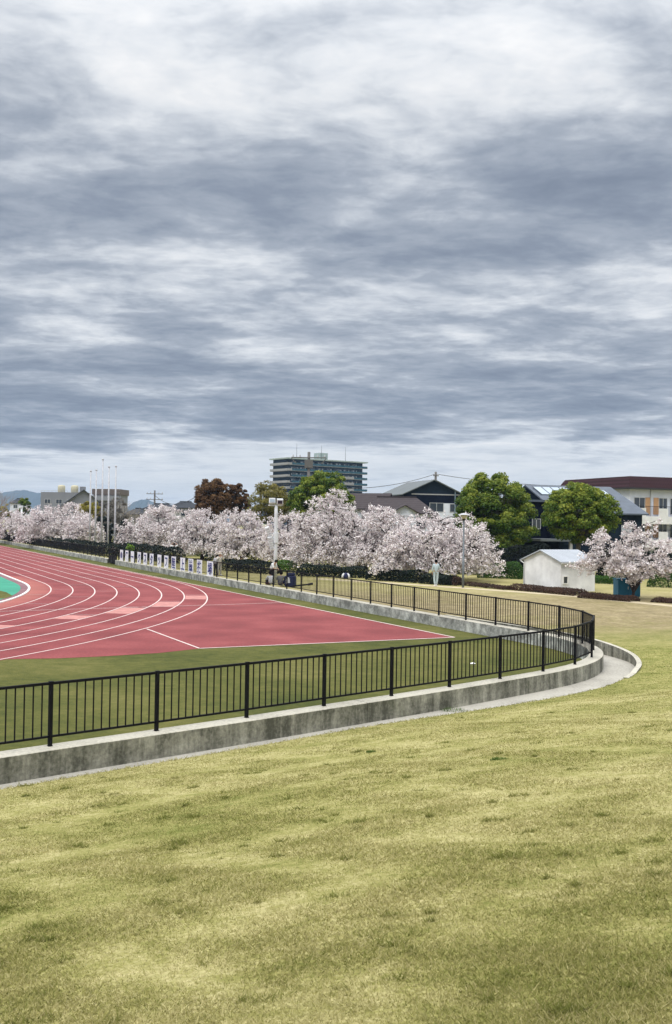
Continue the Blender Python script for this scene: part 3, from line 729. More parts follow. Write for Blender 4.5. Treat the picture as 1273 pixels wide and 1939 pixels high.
# ------------------------------------------------------------ trees
def gz0(p): return Vector((p.x, p.y, 0))
def ctree(px, hw, top, Y, seed, label, bot=None, name='cherry_tree', ry=None, **k):
    c = at(px, 1000, Y); rx = hw*1.1*Y/F; zt = at(px, top, Y).z; zb = at(px, bot, Y).z if bot else .9
    return cherry(name, label, (c.x, c.y, 0), rx, ry or rx*.85, max(.5, zb), zt, seed, group='cherry trees in blossom', **k)
ctree(18, 72, 965, 165, 1, 'blossoming cherry tree at the far left end of the row, cut by the picture edge', bot=1026, ntar=190, per=90, size=.17)
ctree(112, 72, 951, 143, 2, 'wide blossoming cherry tree behind the white lamp pole, left of the flagpoles', bot=1030, ntar=270, per=100, size=.16)
ctree(160, 34, 970, 128, 3, 'small blossoming cherry tree directly behind the leftmost flagpoles', bot=1032, ntar=130, per=90, size=.14)
ctree(296, 62, 958, 108, 4, 'blossoming cherry tree just right of the flagpoles, above the first banners', bot=1047, ntar=260, per=100, size=.13)
ctree(384, 56, 962, 100, 5, 'blossoming cherry tree in front of the russet tree, above the middle banners', bot=1055, ntar=260, per=100, size=.125)
ctree(462, 58, 966, 92, 6, 'blossoming cherry tree left of the white floodlight pole', bot=1064, ntar=280, per=100, size=.115)
ctree(545, 48, 968, 86, 7, 'narrow blossoming cherry tree directly behind the floodlight pole', bot=1076, ntar=200, per=100, size=.11)
ctree(636, 88, 938, 78, 8, 'largest and tallest blossoming cherry tree, below the domed green tree and tower block', bot=1086, ntar=440, per=105, size=.105)
ctree(735, 66, 960, 76, 9, 'blossoming cherry tree in front of the brown tiled house', bot=1090, ntar=300, per=100, size=.105)
ctree(835, 106, 968, 68.5, 10, 'wide low blossoming cherry tree behind the walker and the street lamp', bot=1086, ntar=400, per=105, size=.10)
ctree(1200, 86, 983, 53.0, 11, 'young upright blossoming cherry tree standing alone beside the blue cabinet', bot=1116, ntar=190, per=84, size=.085, upright=1, trunk=.085, sg=.10, ry=2.0)
def gtree(px, hw, top, bot, Y, m, seed, label, name='camphor_tree', cat='tree', **k):
    c = at(px, 1000, Y)
    return crown(name, label, cat, (c.x, c.y, 0), hw*Y/F, hw*Y/F*.9, at(px, bot, Y).z, at(px, top, Y).z, m, seed, **k)
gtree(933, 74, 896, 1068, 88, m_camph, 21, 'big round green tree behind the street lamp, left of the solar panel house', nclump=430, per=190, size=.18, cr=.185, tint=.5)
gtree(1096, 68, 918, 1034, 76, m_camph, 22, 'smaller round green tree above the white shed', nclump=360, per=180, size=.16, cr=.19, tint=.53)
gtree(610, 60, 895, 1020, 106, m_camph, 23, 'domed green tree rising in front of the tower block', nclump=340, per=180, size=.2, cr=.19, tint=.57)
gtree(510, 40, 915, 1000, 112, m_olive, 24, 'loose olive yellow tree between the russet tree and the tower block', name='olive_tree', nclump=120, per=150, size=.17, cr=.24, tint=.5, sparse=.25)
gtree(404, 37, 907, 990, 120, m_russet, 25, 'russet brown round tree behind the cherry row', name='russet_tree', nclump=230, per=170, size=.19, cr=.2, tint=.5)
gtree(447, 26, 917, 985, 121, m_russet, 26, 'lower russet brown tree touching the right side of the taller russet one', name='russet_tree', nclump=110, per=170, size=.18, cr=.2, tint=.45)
gtree(168, 27, 948, 1000, 152, m_gold, 27, 'golden yellow bushy tree behind the left flagpoles', name='golden_tree', nclump=45, per=170, size=.2, cr=.28, tint=.5)
gtree(152, 14, 946, 985, 155, m_russet, 28, 'small rust coloured tree left of the golden one', name='russet_tree', nclump=24, per=140, size=.2, cr=.3, tint=.6)
m_twl = leafmat('twig_haze', [(0, (.05, .045, .04)), (.5, (.13, .12, .105)), (1, (.23, .21, .19))], .9, .1)
gtree(222, 20, 930, 1030, 138, m_twl, 33, 'grey brown twiggy tree without leaves right of the flagpoles', name='twiggy_tree', nclump=70, per=90, size=.13, cr=.3, tint=.5)
gtree(196, 16, 950, 1030, 141, m_twl, 34, 'second grey brown twiggy tree, behind the flagpoles', name='twiggy_tree', nclump=50, per=90, size=.13, cr=.3, tint=.45)
gtree(46, 14, 941, 985, 195, m_camph, 29, 'small dark green tree in front of the pale house under the hill', name='evergreen_tree', nclump=30, per=140, size=.24, cr=.3, tint=.3)
gtree(10, 14, 952, 990, 190, m_gold, 30, 'small yellow green tree at the far left under the hill', name='golden_tree', nclump=22, per=140, size=.24, cr=.3, tint=.6)
gtree(198, 20, 975, 1045, 132, m_dark, 31, 'dark evergreen tree behind the right flagpoles', name='evergreen_tree', nclump=50, per=170, size=.2, cr=.3)
gtree(232, 16, 985, 1050, 128, m_dark, 32, 'second dark evergreen, just right of the last flagpole', name='evergreen_tree', nclump=40, per=170, size=.2, cr=.3)
for k_, (px, hw, top, Y, lab) in enumerate([(985, 42, 1015, 98, 'added dark evergreen standing in for shade between the big round tree and the white shed'), (905, 40, 1020, 97, 'added dark evergreen standing in for shade under the left side of the big round tree'),
    (1075, 48, 1030, 96, 'added dark evergreen standing in for shade behind the white shed roof'), (1150, 40, 1028, 92, 'added dark evergreen standing in for shade between the shed and the lone young cherry'), (1250, 40, 1040, 84, 'added dark evergreen standing in for shade behind the lone young cherry, right edge')]):
    gtree(px, hw, top, 1092, Y, m_dark, 40+k_, lab, name='evergreen_tree', nclump=60, per=170, size=.16, cr=.26)  # near-black trees added in place of the shade behind the crowns
c = at(226, 1000, 142); bare_tree('pale leafless tree right of the flagpoles', (c.x, c.y, 0), at(226, 925, 142).z, .9, 3)
c = at(243, 1000, 146); bare_tree('lower leafless tree between the flagpoles and the cherry row', (c.x, c.y, 0), at(243, 948, 146).z, .9, 6)
c = at(-8, 1000, 150); bare_tree('leafless tree at the far left edge, above the hill', (c.x, c.y, 0), at(0, 905, 150).z, .9, 9)
c = at(186, 1000, 150); bare_tree('leafless tree behind the flagpoles', (c.x, c.y, 0), at(180, 962, 150).z, .9, 12)

# ------------------------------------------------------------ hedges and shrubs
def rp(px, out):
    r_ = ray(px, 1060); i0 = (IA + 13)*6; Q = RP[i0:] + RN[i0:]*out; a = np.arctan2(Q[:, 0], Q[:, 1]) - math.atan2(r_.x, r_.y)
    j = int(np.abs(a).argmin()); j = min(max(j, 1), len(Q)-2); j2 = j+1 if a[j]*a[j+1] < 0 else j-1; t = a[j]/(a[j]-a[j2]) if abs(a[j]-a[j2]) > 1e-9 and a[j]*a[j2] < 0 else 0
    q = Q[j]*(1-t) + Q[j2]*t; return (q[0], q[1])
def hg(a, b, *r, **k): return hedge(k.pop('label'), a, b, *r, **k)
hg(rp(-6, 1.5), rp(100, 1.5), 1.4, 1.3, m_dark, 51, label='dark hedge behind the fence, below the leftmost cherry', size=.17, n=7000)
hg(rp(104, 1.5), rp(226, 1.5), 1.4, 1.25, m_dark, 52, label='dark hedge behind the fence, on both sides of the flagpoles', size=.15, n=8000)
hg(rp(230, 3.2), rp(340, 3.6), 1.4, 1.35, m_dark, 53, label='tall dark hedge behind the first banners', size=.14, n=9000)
hg(rp(350, 12), rp(430, 12), 1.3, 1.0, m_hedge, 54, label='green hedge behind the last banners and the pair of people', size=.12, n=7000)
g_ = gp
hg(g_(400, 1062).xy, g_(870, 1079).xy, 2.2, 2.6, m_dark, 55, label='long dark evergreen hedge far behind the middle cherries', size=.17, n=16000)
hg(g_(428, 1079).xy, g_(518, 1087).xy, 1.4, .85, m_dark, 72, label='low dark hedge behind the fence between the last banner and the floodlight pole', size=.11, n=6000)
hg(g_(522, 1081).xy, g_(557, 1083).xy, 1.3, .78, m_hedge, 56, label='short bright green clipped hedge right of the floodlight pole', size=.09, n=3000, tint=.75)
hg(g_(566, 1090).xy, g_(700, 1094).xy, 1.6, .75, m_dark, 57, label='low dark hedge under the tallest cherry', size=.10, n=7000, tint=.7)
hg(g_(705, 1097).xy, g_(800, 1103).xy, 1.6, .75, m_dark, 58, label='low dark hedge under the cherry left of the walker', size=.10, n=7000, tint=.6)
hg(g_(806, 1104).xy, g_(866, 1108).xy, 1.4, .62, m_dark, 59, label='low dark hedge behind the walker', size=.09, n=5000, tint=.6)
hg(g_(908, 1093).xy, g_(993, 1096).xy, 1.6, 1.12, m_hedge, 60, label='clipped green hedge left of the white shed', size=.09, n=8000, tint=.4)
hg(g_(850, 1086).xy, g_(1062, 1092).xy, 1.6, 2.3, m_dark, 68, label='tall dark hedge under the big round tree, behind the clipped green hedge', size=.13, n=13000)  # hedge added to give the deep shade under the tree
hg(g_(1130, 1093).xy, g_(1330, 1098).xy, 1.6, 1.5, m_dark, 69, label='dark hedge far behind the lone young cherry', size=.13, n=10000)
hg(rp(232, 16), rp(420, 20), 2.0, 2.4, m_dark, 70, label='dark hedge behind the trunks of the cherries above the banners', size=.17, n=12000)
hg(g_(1118, 1103).xy, g_(1178, 1106).xy, 1.4, .5, m_hedge, 61, label='low green hedge between the white shed and the blue cabinet', size=.08, n=4000, tint=.45)
hg(g_(1228, 1110).xy, g_(1330, 1114).xy, 1.5, .95, m_hedge, 62, label='green hedge at the right edge behind the lone cherry', size=.08, n=6000, tint=.4)
hg(g_(884, 1108).xy, g_(968, 1117).xy, .8, .18, m_redh, 63, label='low brownish ground shrub right of the street lamp', size=.06, n=5000, name='shrub_bed', cat='shrub', tint=.35)
hg(g_(975, 1116).xy, g_(1102, 1128).xy, 1.2, .31, m_redh, 64, label='long reddish brown clipped shrub mound in front of the white shed', size=.06, n=12000, name='shrub_bed', cat='shrub', round_=.5)
hg(g_(1104, 1131).xy, g_(1203, 1139).xy, .95, .25, m_redh, 65, label='lower reddish brown shrub mound beside the young cherry', size=.055, n=8000, name='shrub_bed', cat='shrub', round_=.5)
hg(g_(1240, 1139).xy, g_(1340, 1146).xy, .9, .2, m_redh, 66, label='dark reddish shrub mound at the right edge', size=.055, n=6000, name='shrub_bed', cat='shrub', round_=.5)
hg(g_(852, 1107).xy, g_(874, 1109).xy, .8, .55, m_redh, 67, label='small dark russet shrub left of the street lamp', size=.07, n=1500, name='shrub_bed', cat='shrub', round_=.6, tint=.3)
c = gp(246, 1047) ; 
q = rp(246, 2.2); gr = crown('small_shrub', 'small lime green shrub above the second banner', 'shrub', (q[0], q[1], 0), .42, .4, .6, 1.75, leafmat('lime_leaf', [(0, (.08, .16, .02)), (1, (.25, .40, .06))]), 71, nclump=16, per=60, size=.1, cr=.35, trunk=.03)

# ------------------------------------------------------------ buildings
m_glass = mat('window_glass', (.02, .03, .045), .12, spec=.8)
m_glassl = mat('curtained_glass', (.30, .36, .42), .3, .2, 2, spec=.6)
m_alu = mat('aluminium_frame', (.55, .56, .57), .4, metal=.4)
m_cream = mat('cream_render', (.60, .63, .71), .9, .08, .8, bump=.2, bscale=30)
m_whitew = mat('white_render', (.70, .70, .70), .9, .10, 1.6, bump=.3, bscale=40)
m_navy = mat('navy_cladding', (.004, .007, .018), .7, .2, 1, spec=.06)
m_navyg = mat('dark_teal_cladding', (.010, .018, .030), .8, .2, 1, spec=.06)
m_greyroof = mat('grey_metal_roof', (.105, .12, .125), .5, .12, .6, spec=.4)
m_slate = mat('slate_roof', (.085, .105, .135), .6, .15, 1.5)
m_dull = mat('dull_grey_wall', (.20, .21, .235), .9, .1, .3)
m_pale = mat('pale_grey_wall', (.36, .36, .37), .9, .1, .5)
m_brown = mat('brown_parapet', (.12, .10, .095), .9, .1, .5)
m_orange = mat('ochre_shutter', (.46, .27, .14), .7, .1, 2)
m_dkmetal = mat('dark_metal', (.03, .032, .035), .5)
m_pole = mat('galvanised_pole', (.46, .47, .50), .5, .1, 3)
m_polew = mat('white_pole', (.62, .64, .66), .45, .06, 3)
m_concp = mat('concrete_pole', (.13, .125, .12), .9, .15, 3)
m_wire = mat('wire', (.03, .03, .035), .6)
def tile_mat(name, c, sx=6, amp=.5):
    m = D.materials.new(name); m.use_nodes = True; t = m.node_tree; b = t.nodes['Principled BSDF']; b.inputs['Roughness'].default_value = .85; b.inputs['Specular IOR Level'].default_value = .12
    tcx = N(t, 'ShaderNodeTexCoord'); wv = N(t, 'ShaderNodeTexWave'); wv.inputs['Scale'].default_value = sx; wv.inputs['Distortion'].default_value = .3; wv.bands_direction = 'X'
    L(t, tcx.outputs['Object'], wv.inputs['Vector'])
    w2 = N(t, 'ShaderNodeTexWave'); w2.inputs['Scale'].default_value = sx*.6; w2.bands_direction = 'Z'; L(t, tcx.outputs['Object'], w2.inputs['Vector'])
    n_ = N(t, 'ShaderNodeTexNoise'); n_.inputs['Scale'].default_value = 2.5; L(t, tcx.outputs['Object'], n_.inputs['Vector'])
    f = M_(t, 'ADD', M_(t, 'MULTIPLY', wv.outputs[0], .45), M_(t, 'ADD', M_(t, 'MULTIPLY', w2.outputs[0], .25), M_(t, 'MULTIPLY', n_.outputs[0], .3)))
    L(t, RAMP(t, f, [(.2, tuple(x*(1-amp) for x in c)), (.8, tuple(x*(1+amp*.6) for x in c))]), b.inputs['Base Color'])
    return m
m_tile = tile_mat('brown_roof_tiles', (.062, .052, .055), 2.2); m_tileg = tile_mat('dark_roof_tiles', (.045, .05, .06), 2.2); m_maroon = tile_mat('maroon_roof_tiles', (.038, .018, .022), 1.2, .35)
def win(root, face, x, z, w_, h_, m=None, fr=None, wall=None, off=0.0, name='window'):
    """window on a wall given by face = (origin, along, normal)"""
    o_, al, nn_ = face; T = Matrix.Translation(o_ + al*x + nn_*off) @ Matrix((al, -nn_, Vector((0, 0, 1)))).transposed().to_4x4()
    mb = MB(); t = .06
    for b_ in ((0, w_, 0, t), (0, w_, h_-t, h_), (0, t, t, h_-t), (w_-t, w_, t, h_-t)) + (((w_/2-t/2, w_/2+t/2, t, h_-t),) if w_ > .6 else ()):
        mb.box(b_[0], b_[1], -.05, .0, z+b_[2], z+b_[3], T=T)
    f_ = mb.build(name, fr or m_alu, root)
    MB().box(t*.9, w_-t*.9, -.02, -.003, z+t*.9, z+h_-t*.9, T=T).build('pane', m or m_glass, f_)
    return f_
def faces(W_, Dp):
    return {'F': (Vector((0, 0, 0)), Vector((1, 0, 0)), Vector((0, -1, 0))), 'L': (Vector((0, Dp, 0)), Vector((0, -1, 0)), Vector((-1, 0, 0))),
            'R': (Vector((W_, 0, 0)), Vector((0, 1, 0)), Vector((1, 0, 0)))}
def body(W_, Dp, h, name, m, root, z0=-.3): return MB().box(0, W_, 0, Dp, z0, h).build(name, m, root)
def roof_gable(root, W_, Dp, he, hr, m, over=.5, axis='x', th=.14, name='roof'):
    mb = MB()
    if axis == 'x':          # ridge along x
        y0, y1, ym = -over, Dp+over, Dp/2; sl = (hr-he)/(Dp/2); ze = he - sl*over
        for (ya, za), (yb, zb) in (((y0, ze), (ym, hr)), ((y1, ze), (ym, hr))):
            P = [(-over, ya, za), (W_+over, ya, za), (W_+over, yb, zb), (-over, yb, zb)]
            mb.poly([(p[0], p[1], p[2]+th) for p in P]); mb.poly(P)
            for i in range(4):
                a, b = P[i], P[(i+1) % 4]; mb.poly([a, b, (b[0], b[1], b[2]+th), (a[0], a[1], a[2]+th)])
    else:
        x0, x1, xm = -over, W_+over, W_/2; sl = (hr-he)/(W_/2); ze = he - sl*over
        for (xa, za), (xb, zb) in (((x0, ze), (xm, hr)), ((x1, ze), (xm, hr))):
            P = [(xa, -over, za), (xa, Dp+over, za), (xb, Dp+over, zb), (xb, -over, zb)]
            mb.poly([(p[0], p[1], p[2]+th) for p in P]); mb.poly(P)
            for i in range(4):
                a, b = P[i], P[(i+1) % 4]; mb.poly([a, b, (b[0], b[1], b[2]+th), (a[0], a[1], a[2]+th)])
    return mb.build(name, m, root)
def gable_ends(root, W_, Dp, he, hr, m, axis='x'):
    mb = MB()
    if axis == 'x':
        A = [(.002, 0, he), (.002, Dp, he), (.002, Dp/2, hr-.01)]; B = [(W_-.002, y, z) for _, y, z in A]
        mb.poly(A); mb.poly(B)
        for i in range(3): mb.poly([A[i], A[(i+1) % 3], B[(i+1) % 3], B[i]])
    else:
        A = [(0, .002, he), (W_, .002, he), (W_/2, .002, hr-.01)]; B = [(x, Dp-.002, z) for x, _, z in A]
        mb.poly(A); mb.poly(B)
        for i in range(3): mb.poly([A[i], A[(i+1) % 3], B[(i+1) % 3], B[i]])
    return mb.build('gable', m, root)
def roof_hip(root, W_, Dp, he, hr, inset, m, over=.5, th=.12):
    x0, x1, y0, y1 = -over, W_+over, -over, Dp+over; a, b = (inset, Dp/2, hr), (W_-inset, Dp/2, hr); ze = he-.1
    mb = MB(); c = [(x0, y0, ze), (x1, y0, ze), (x1, y1, ze), (x0, y1, ze)]
    mb.poly([c[0], c[1], b, a]); mb.poly([c[1], c[2], b]); mb.poly([c[2], c[3], a, b]); mb.poly([c[3], c[0], a])
    for i in range(4):
        p, q = c[i], c[(i+1) % 4]; mb.poly([p, q, (q[0], q[1], q[2]-th), (p[0], p[1], p[2]-th)])
    mb.poly([(p[0], p[1], p[2]-th) for p in c])
    r_ = mb.build('roof', m, root)
    MB().bar(Vector(a)+Vector((0, 0, .05)), Vector(b)+Vector((0, 0, .05)), .22, .16).build('ridge_cap', m, r_)
    return r_
R = math.radians
# tower block
A_ = at(545, 1000, 520); B_ = at(685, 1000, 548); dv = (B_-A_); W_ = dv.xy.length; top = at(541, 868, 520).z; nf = 12; fh = top/nf
bld = thing('apartment_tower', 'tall apartment tower with long dark balconies behind the domed green tree', 'building', (A_.x, A_.y, 0), math.atan2(dv.y, dv.x))
Dp = 16; m_tw = mat('tower_wall', (.010, .026, .05), .8, .15, .3, spec=.05); m_par = mat('tower_parapet', (.27, .27, .28), .8, .06, .5); m_tg = mat('balcony_glass', (.028, .085, .125), .7, .15, .6, spec=.1); m_rs = mat('roof_slab', (.30, .36, .35), .8)
body(W_, Dp, top-.2, 'wall', m_tw, bld)
MB().box(-2.3, W_+2.3, -2.2, Dp+.5, top-.2, top+.45).build('roof', m_rs, bld)
F_ = faces(W_, Dp)
for k in range(nf-1, 2, -1):
    z = k*fh
    bal = MB().box(-2.0, W_+2.0, -1.9, -.002, z-.22, z).box(-2.0, -.002, 0, Dp, z-.22, z).build('balcony', m_par, bld)
    pe = 2.2 if k >= nf-2 else 0
    MB().box(1.0, W_+2.0, -1.95, -1.85, z+.003, z+1.05).build('glass_parapet', m_tg, bal)
    mb = MB().box(-2.0, .95 + (0 if k > nf-3 else -1.2), -1.96, -1.84, z+.003, z+1.05).box(-2.05, -1.93, -1.83, Dp, z+.003, z+1.05)
    if k <= nf-3: mb.box(W_*.72, W_*.72+6.5, -2.0, -1.96, z+.003, z+1.3)
    mb.build('solid_parapet', m_par, bal)
    rg = random.Random(k)
    for i in range(8):
        x = 2 + i*(W_-4)/8 + rg.uniform(-.4, .4)
        MB().box(x, x+2.6, -.06, -.003, z+.1, z+2.1).build('window', m_glass, bld)
    mbw = MB()
    for i in range(16):
        x = 1.5 + i*(W_-3)/16 + rg.uniform(-.5, .5)
        if rg.random() < .75: mbw.box(x, x+rg.uniform(.4, 1.3), -.1, -.07, z+.5+rg.uniform(0, .5), z+1.9)
    mbw.build('curtains', m_glassl, bal)
x0 = W_*.45; MB().box(x0, x0+5.2, 3, 9, top+.452, top+4.4).box(x0+3.6, x0+4.2, 2.9, 2.998, top+2.4, top+3.8, 0).build('penthouse', m_rs, bld)
for fx in (.14, .47, .80): MB().tube([(W_*fx, 3, top+.4), (W_*fx, 3, top+8.5)], [.12, .05], 6).build('mast', m_dkmetal, bld)
# navy gable house
rz = R(15); apx = at(822, 909.5, 150); W_, Dp, hr = 9.6, 12, apx.z; he = hr-2.15
org = Vector((apx.x, apx.y, 0)) - Vector((math.cos(rz), math.sin(rz), 0))*W_/2
h = thing('house', 'navy clad house with a broad grey gable roof beside the big round tree', 'house', org, rz)
body(W_, Dp, he, 'wall', m_navy, h); gable_ends(h, W_, Dp, he, hr, m_navyg, 'y'); roof_gable(h, W_, Dp, he, hr, m_greyroof, .5, 'y')
F_ = faces(W_, Dp); MB().box(1.2, W_, -.06, -.002, he-.1, he+.06).build('trim_band', m_pale, h)
MB().box(5.6, W_, -.10, -.003, 3, he-1.35).build('pale_wall_panel', m_cream, h)
win(h, F_['F'], 4.1, he-2.7, 2.3, 1.4, off=.11); win(h, F_['F'], 7.4, he-2.7, 1.6, 1.3, off=.11)
MB().tube([(W_*.86, -.2, 0), (W_*.86, -.2, he+.6)], .09, 6).build('drainpipe', mat('pale_blue_pipe', (.16, .22, .28), .6), h)
# brown tiled house
c = at(697, 1000, 114); ze = at(750, 968, 110).z; zr = at(750, 939.5, 113).z
h = thing('house', 'old house with a wide brown tiled hip roof behind the cherries', 'house', (c.x, c.y, 0), R(4))
body(7.6, 7, ze, 'wall', m_cream, h); roof_hip(h, 7.6, 7, ze, zr, 1.4, m_tile, .5); F_ = faces(7.6, 7)
win(h, F_['F'], 1.2, ze-2, 1.8, 1.2); win(h, F_['F'], 5.0, ze-2, 1.8, 1.2)
c = at(733, 1000, 108); ze2 = at(760, 969, 108).z; zr2 = at(760, 954.5, 108).z
wg = MB().box(2.6, 5.3, -2.6, -.01, -.3, ze2).build('front_wing', m_cream, h)
mbr = MB()
for s_ in (0, 1):
    xa = 2.2 if s_ == 0 else 5.7
    mbr.poly([(xa, -3, ze2-.1), (3.95, -3, zr2), (3.95, 2, zr2), (xa, 2, ze2-.1)]); mbr.poly([(xa, -3, ze2-.2), (3.95, -3, zr2-.1), (3.95, 2, zr2-.1), (xa, 2, ze2-.2)])
mbr.poly([(2.2, -3, ze2-.2), (3.95, -3, zr2-.1), (3.95, -3, zr2), (2.2, -3, ze2-.1)]); mbr.poly([(5.7, -3, ze2-.2), (3.95, -3, zr2-.1), (3.95, -3, zr2), (5.7, -3, ze2-.1)])
mbr.build('wing_roof', m_tile, wg); MB().poly([(2.6, -2.62, ze2), (5.3, -2.62, ze2), (3.95, -2.62, zr2-.12)]).build('wing_gable', m_cream, wg)
# lower tiled house, left
c = at(640, 1000, 118); ze = at(690, 962, 118).z; zr = at(690, 935, 118).z
h = thing('house', 'tiled gable house mostly hidden between the tallest cherry and the brown roofed house', 'house', (c.x, c.y, 0), R(-20))
body(5.4, 6, ze, 'wall', m_cream, h); gable_ends(h, 5.4, 6, ze, zr, m_cream, 'x'); roof_gable(h, 5.4, 6, ze, zr, m_tile, .4, 'x'); win(h, faces(5.4, 6)['F'], 3, ze-1.8, 1.5, 1.1)
# solar panel house
rz = R(13); E_ = at(1060, 1000, 92); W_, Dp = 8.6, 14; he = at(1228, 975, 92).z; hr = at(1080, 922, 99).z
h = thing('house', 'dark house with a slate blue roof carrying solar panels behind the smaller round tree', 'house', (E_.x, E_.y, 0), rz)
body(W_, Dp, he+.15, 'wall', m_navyg, h); gable_ends(h, W_, Dp, he+.15, hr, m_navyg, 'x'); rf = roof_gable(h, W_, Dp, he+.15, hr, m_slate, .45, 'x')
sl = math.atan2(hr-he-.15, Dp/2); m_sol = mat('solar_glass', (.32, .40, .48), .15, .1, 1, spec=.9)
T = Matrix.Translation((0, 0, he+.15+.15)) @ Matrix.Rotation(sl, 4, 'X')
for x0, x1, y0, y1 in ((.0, 3.7, 4.4, 6.6), (5.3, 7.6, 3.6, 6.0)):
    pn = MB().box(x0, x1, y0, y1, .03, .09, T=T).build('solar_panel', m_sol, rf)
    mb = MB(); k = x0
    while k <= x1+.01: mb.box(k-.03, k+.03, y0-.02, y1+.02, .092, .12, T=T); k += (x1-x0)/4
    mb.build('panel_frame', m_dkmetal, pn)
F_ = faces(W_, Dp)
win(h, F_['F'], 6.4, he-2.0, 1.05, 1.0, m_glassl); MB().box(6.3, 7.6, -.12, -.055, he-2.12, he-2.02).build('window_sill', m_alu, h)
wg = MB().box(-3.1, -.01, 2, 10, -.3, he+1.1).build('annex', m_navy, h)
MB().box(-3.3, -.012, 1.7, 10.3, he+1.102, he+1.3).build('annex_roof', m_slate, wg); win(wg, (Vector((-3.1, 2, 0)), Vector((1, 0, 0)), Vector((0, -1, 0))), 1.2, he-1.5, .9, 1.0, m_glass)
MB().box(-3.4, .6, -3.2, 1.9, 2.55, 2.75).build('carport_roof', m_greyroof, h); MB().box(-.4, -.15, -3.0, -2.75, -.2, 2.54).build('carport_post', m_pale, h)
# white apartment house with maroon roof
rz = R(21); Cn = at(1192, 1000, 115); ze = at(1192, 924, 115).z; zt = at(1192, 901, 115).z; W_, Dp = 16, 14
h = thing('apartment_house', 'cream three storey apartment house with a maroon tiled mansard roof at the right edge', 'building', (Cn.x, Cn.y, 0), rz)
body(W_, Dp, ze, 'wall', m_cream, h)
mb = MB(); o1, o2 = .55, -.9; c1 = [(-o1, -o1, ze), (W_+o1, -o1, ze), (W_+o1, Dp+o1, ze), (-o1, Dp+o1, ze)]; c2 = [(-o2-.6, -o2-.6, zt), (W_+o2+.6, -o2-.6, zt), (W_+o2+.6, Dp+o2+.6, zt), (-o2-.6, Dp+o2+.6, zt)]
for i in range(4): mb.poly([c1[i], c1[(i+1) % 4], c2[(i+1) % 4], c2[i]])
mb.poly(c2); mb.poly([(x, y, z+.002) for x, y, z in c1]); mb.build('roof', m_maroon, h)
MB().box(-.62, W_+.62, -.62, -.55, ze-.14, ze+.05).box(-.62, -.55, -.55, Dp+.6, ze-.14, ze+.05).build('gutter', m_dkmetal, h)
F_ = faces(W_, Dp); zb = at(1230, 978, 116).z
for fl, zf in ((0, zb), (1, zb-2.75)):
    for bx in (.35, 5.6, 10.8):
        win(h, F_['F'], bx+.25, zf+.25, 1.6, 2.0, m_glass); MB().box(bx+1.9, bx+2.6, -.07, -.004, zf+.25, zf+2.25).build('shutter', m_orange, h)
        MB().box(bx+3.1, bx+3.8, -.07, -.004, zf+.25, zf+2.25).build('shutter', m_orange, h); win(h, F_['F'], bx+3.85, zf+.25, 1.25, 2.0, m_glass)
    bal = MB().box(-.1, W_, -1.25, -.003, zf-.2, zf).box(-.1, 1.4, -1.25, -1.15, zf+.002, zf+.95).box(-.1, 0, -1.148, -.004, zf+.002, zf+.8).box(3.3, 4.6, -1.25, -1.15, zf+.002, zf+.95).box(8, 9.5, -1.25, -1.15, zf+.002, zf+.95).box(-.1, W_, -1.27, -1.21, zf-.9, zf-.202).build('balcony', m_whitew, h)
    mb = MB(); mb.box(-.1, W_, -1.22, -1.18, zf+1.15, zf+1.2); k = 1.5
    while k < W_: 
        if not (3.2 < k < 4.7 or 7.9 < k < 9.6): mb.box(k-.012, k+.012, -1.21, -1.19, zf+.002, zf+1.15)
        k += .16
    mb.build('railing', m_black, bal)
win(h, F_['L'], Dp-4.6, zb+1.0, 2.3, 1.1); MB().tube([(2.95, -.1, 0), (2.95, -.1, ze)], .06, 6).build('drainpipe', m_pale, h)
# white shed
rz = R(30); Cs = at(1063.5, 1000, 57.8); W_, Dp = 2.75, 3.3; ez = at(1063, 1064, 57.8).z; hr = ez+.62
h = thing('shed', 'small white windowless looking shed with a pale metal gable roof on the lawn', 'shed', (Cs.x, Cs.y, 0), rz)
m_shed = mat('shed_render', (.72, .72, .72), .9, .16, 1.1, bump=.3, bscale=25); m_shroof = mat('pale_metal_roof', (.36, .39, .43), .5, .08, 1.4, spec=.5)
body(W_, Dp, ez+.02, 'wall', m_shed, h, -.2); gable_ends(h, W_, Dp, ez+.02, hr, m_shed, 'x'); rf = roof_gable(h, W_, Dp, ez+.02, hr, m_shroof, .18, 'x', .06)
mb = MB(); sl = math.atan2(hr-ez-.02, Dp/2)
T = Matrix.Translation((0, 0, ez+.02+.06)) @ Matrix.Rotation(sl, 4, 'X')
k = 0.0
while k < W_+.1: mb.box(k-.008, k+.008, -.17, Dp/2/math.cos(sl), .004, .014, T=T); k += .22
mb.build('roof_seams', m_shroof, rf)
MB().box(-.2, W_+.2, -.3, -.22, ez-.10, ez-.02).build('gutter', m_alu, h)
F_ = faces(W_, Dp); win(h, F_['F'], .14, .46, .42, .50, m_glass, m_white)
MB().tube([(-.08, Dp-.12, -.1), (-.08, Dp-.12, ez-.2), (-.14, Dp+.12, ez-.06)], .035, 6).build('drainpipe', m_alu, h)
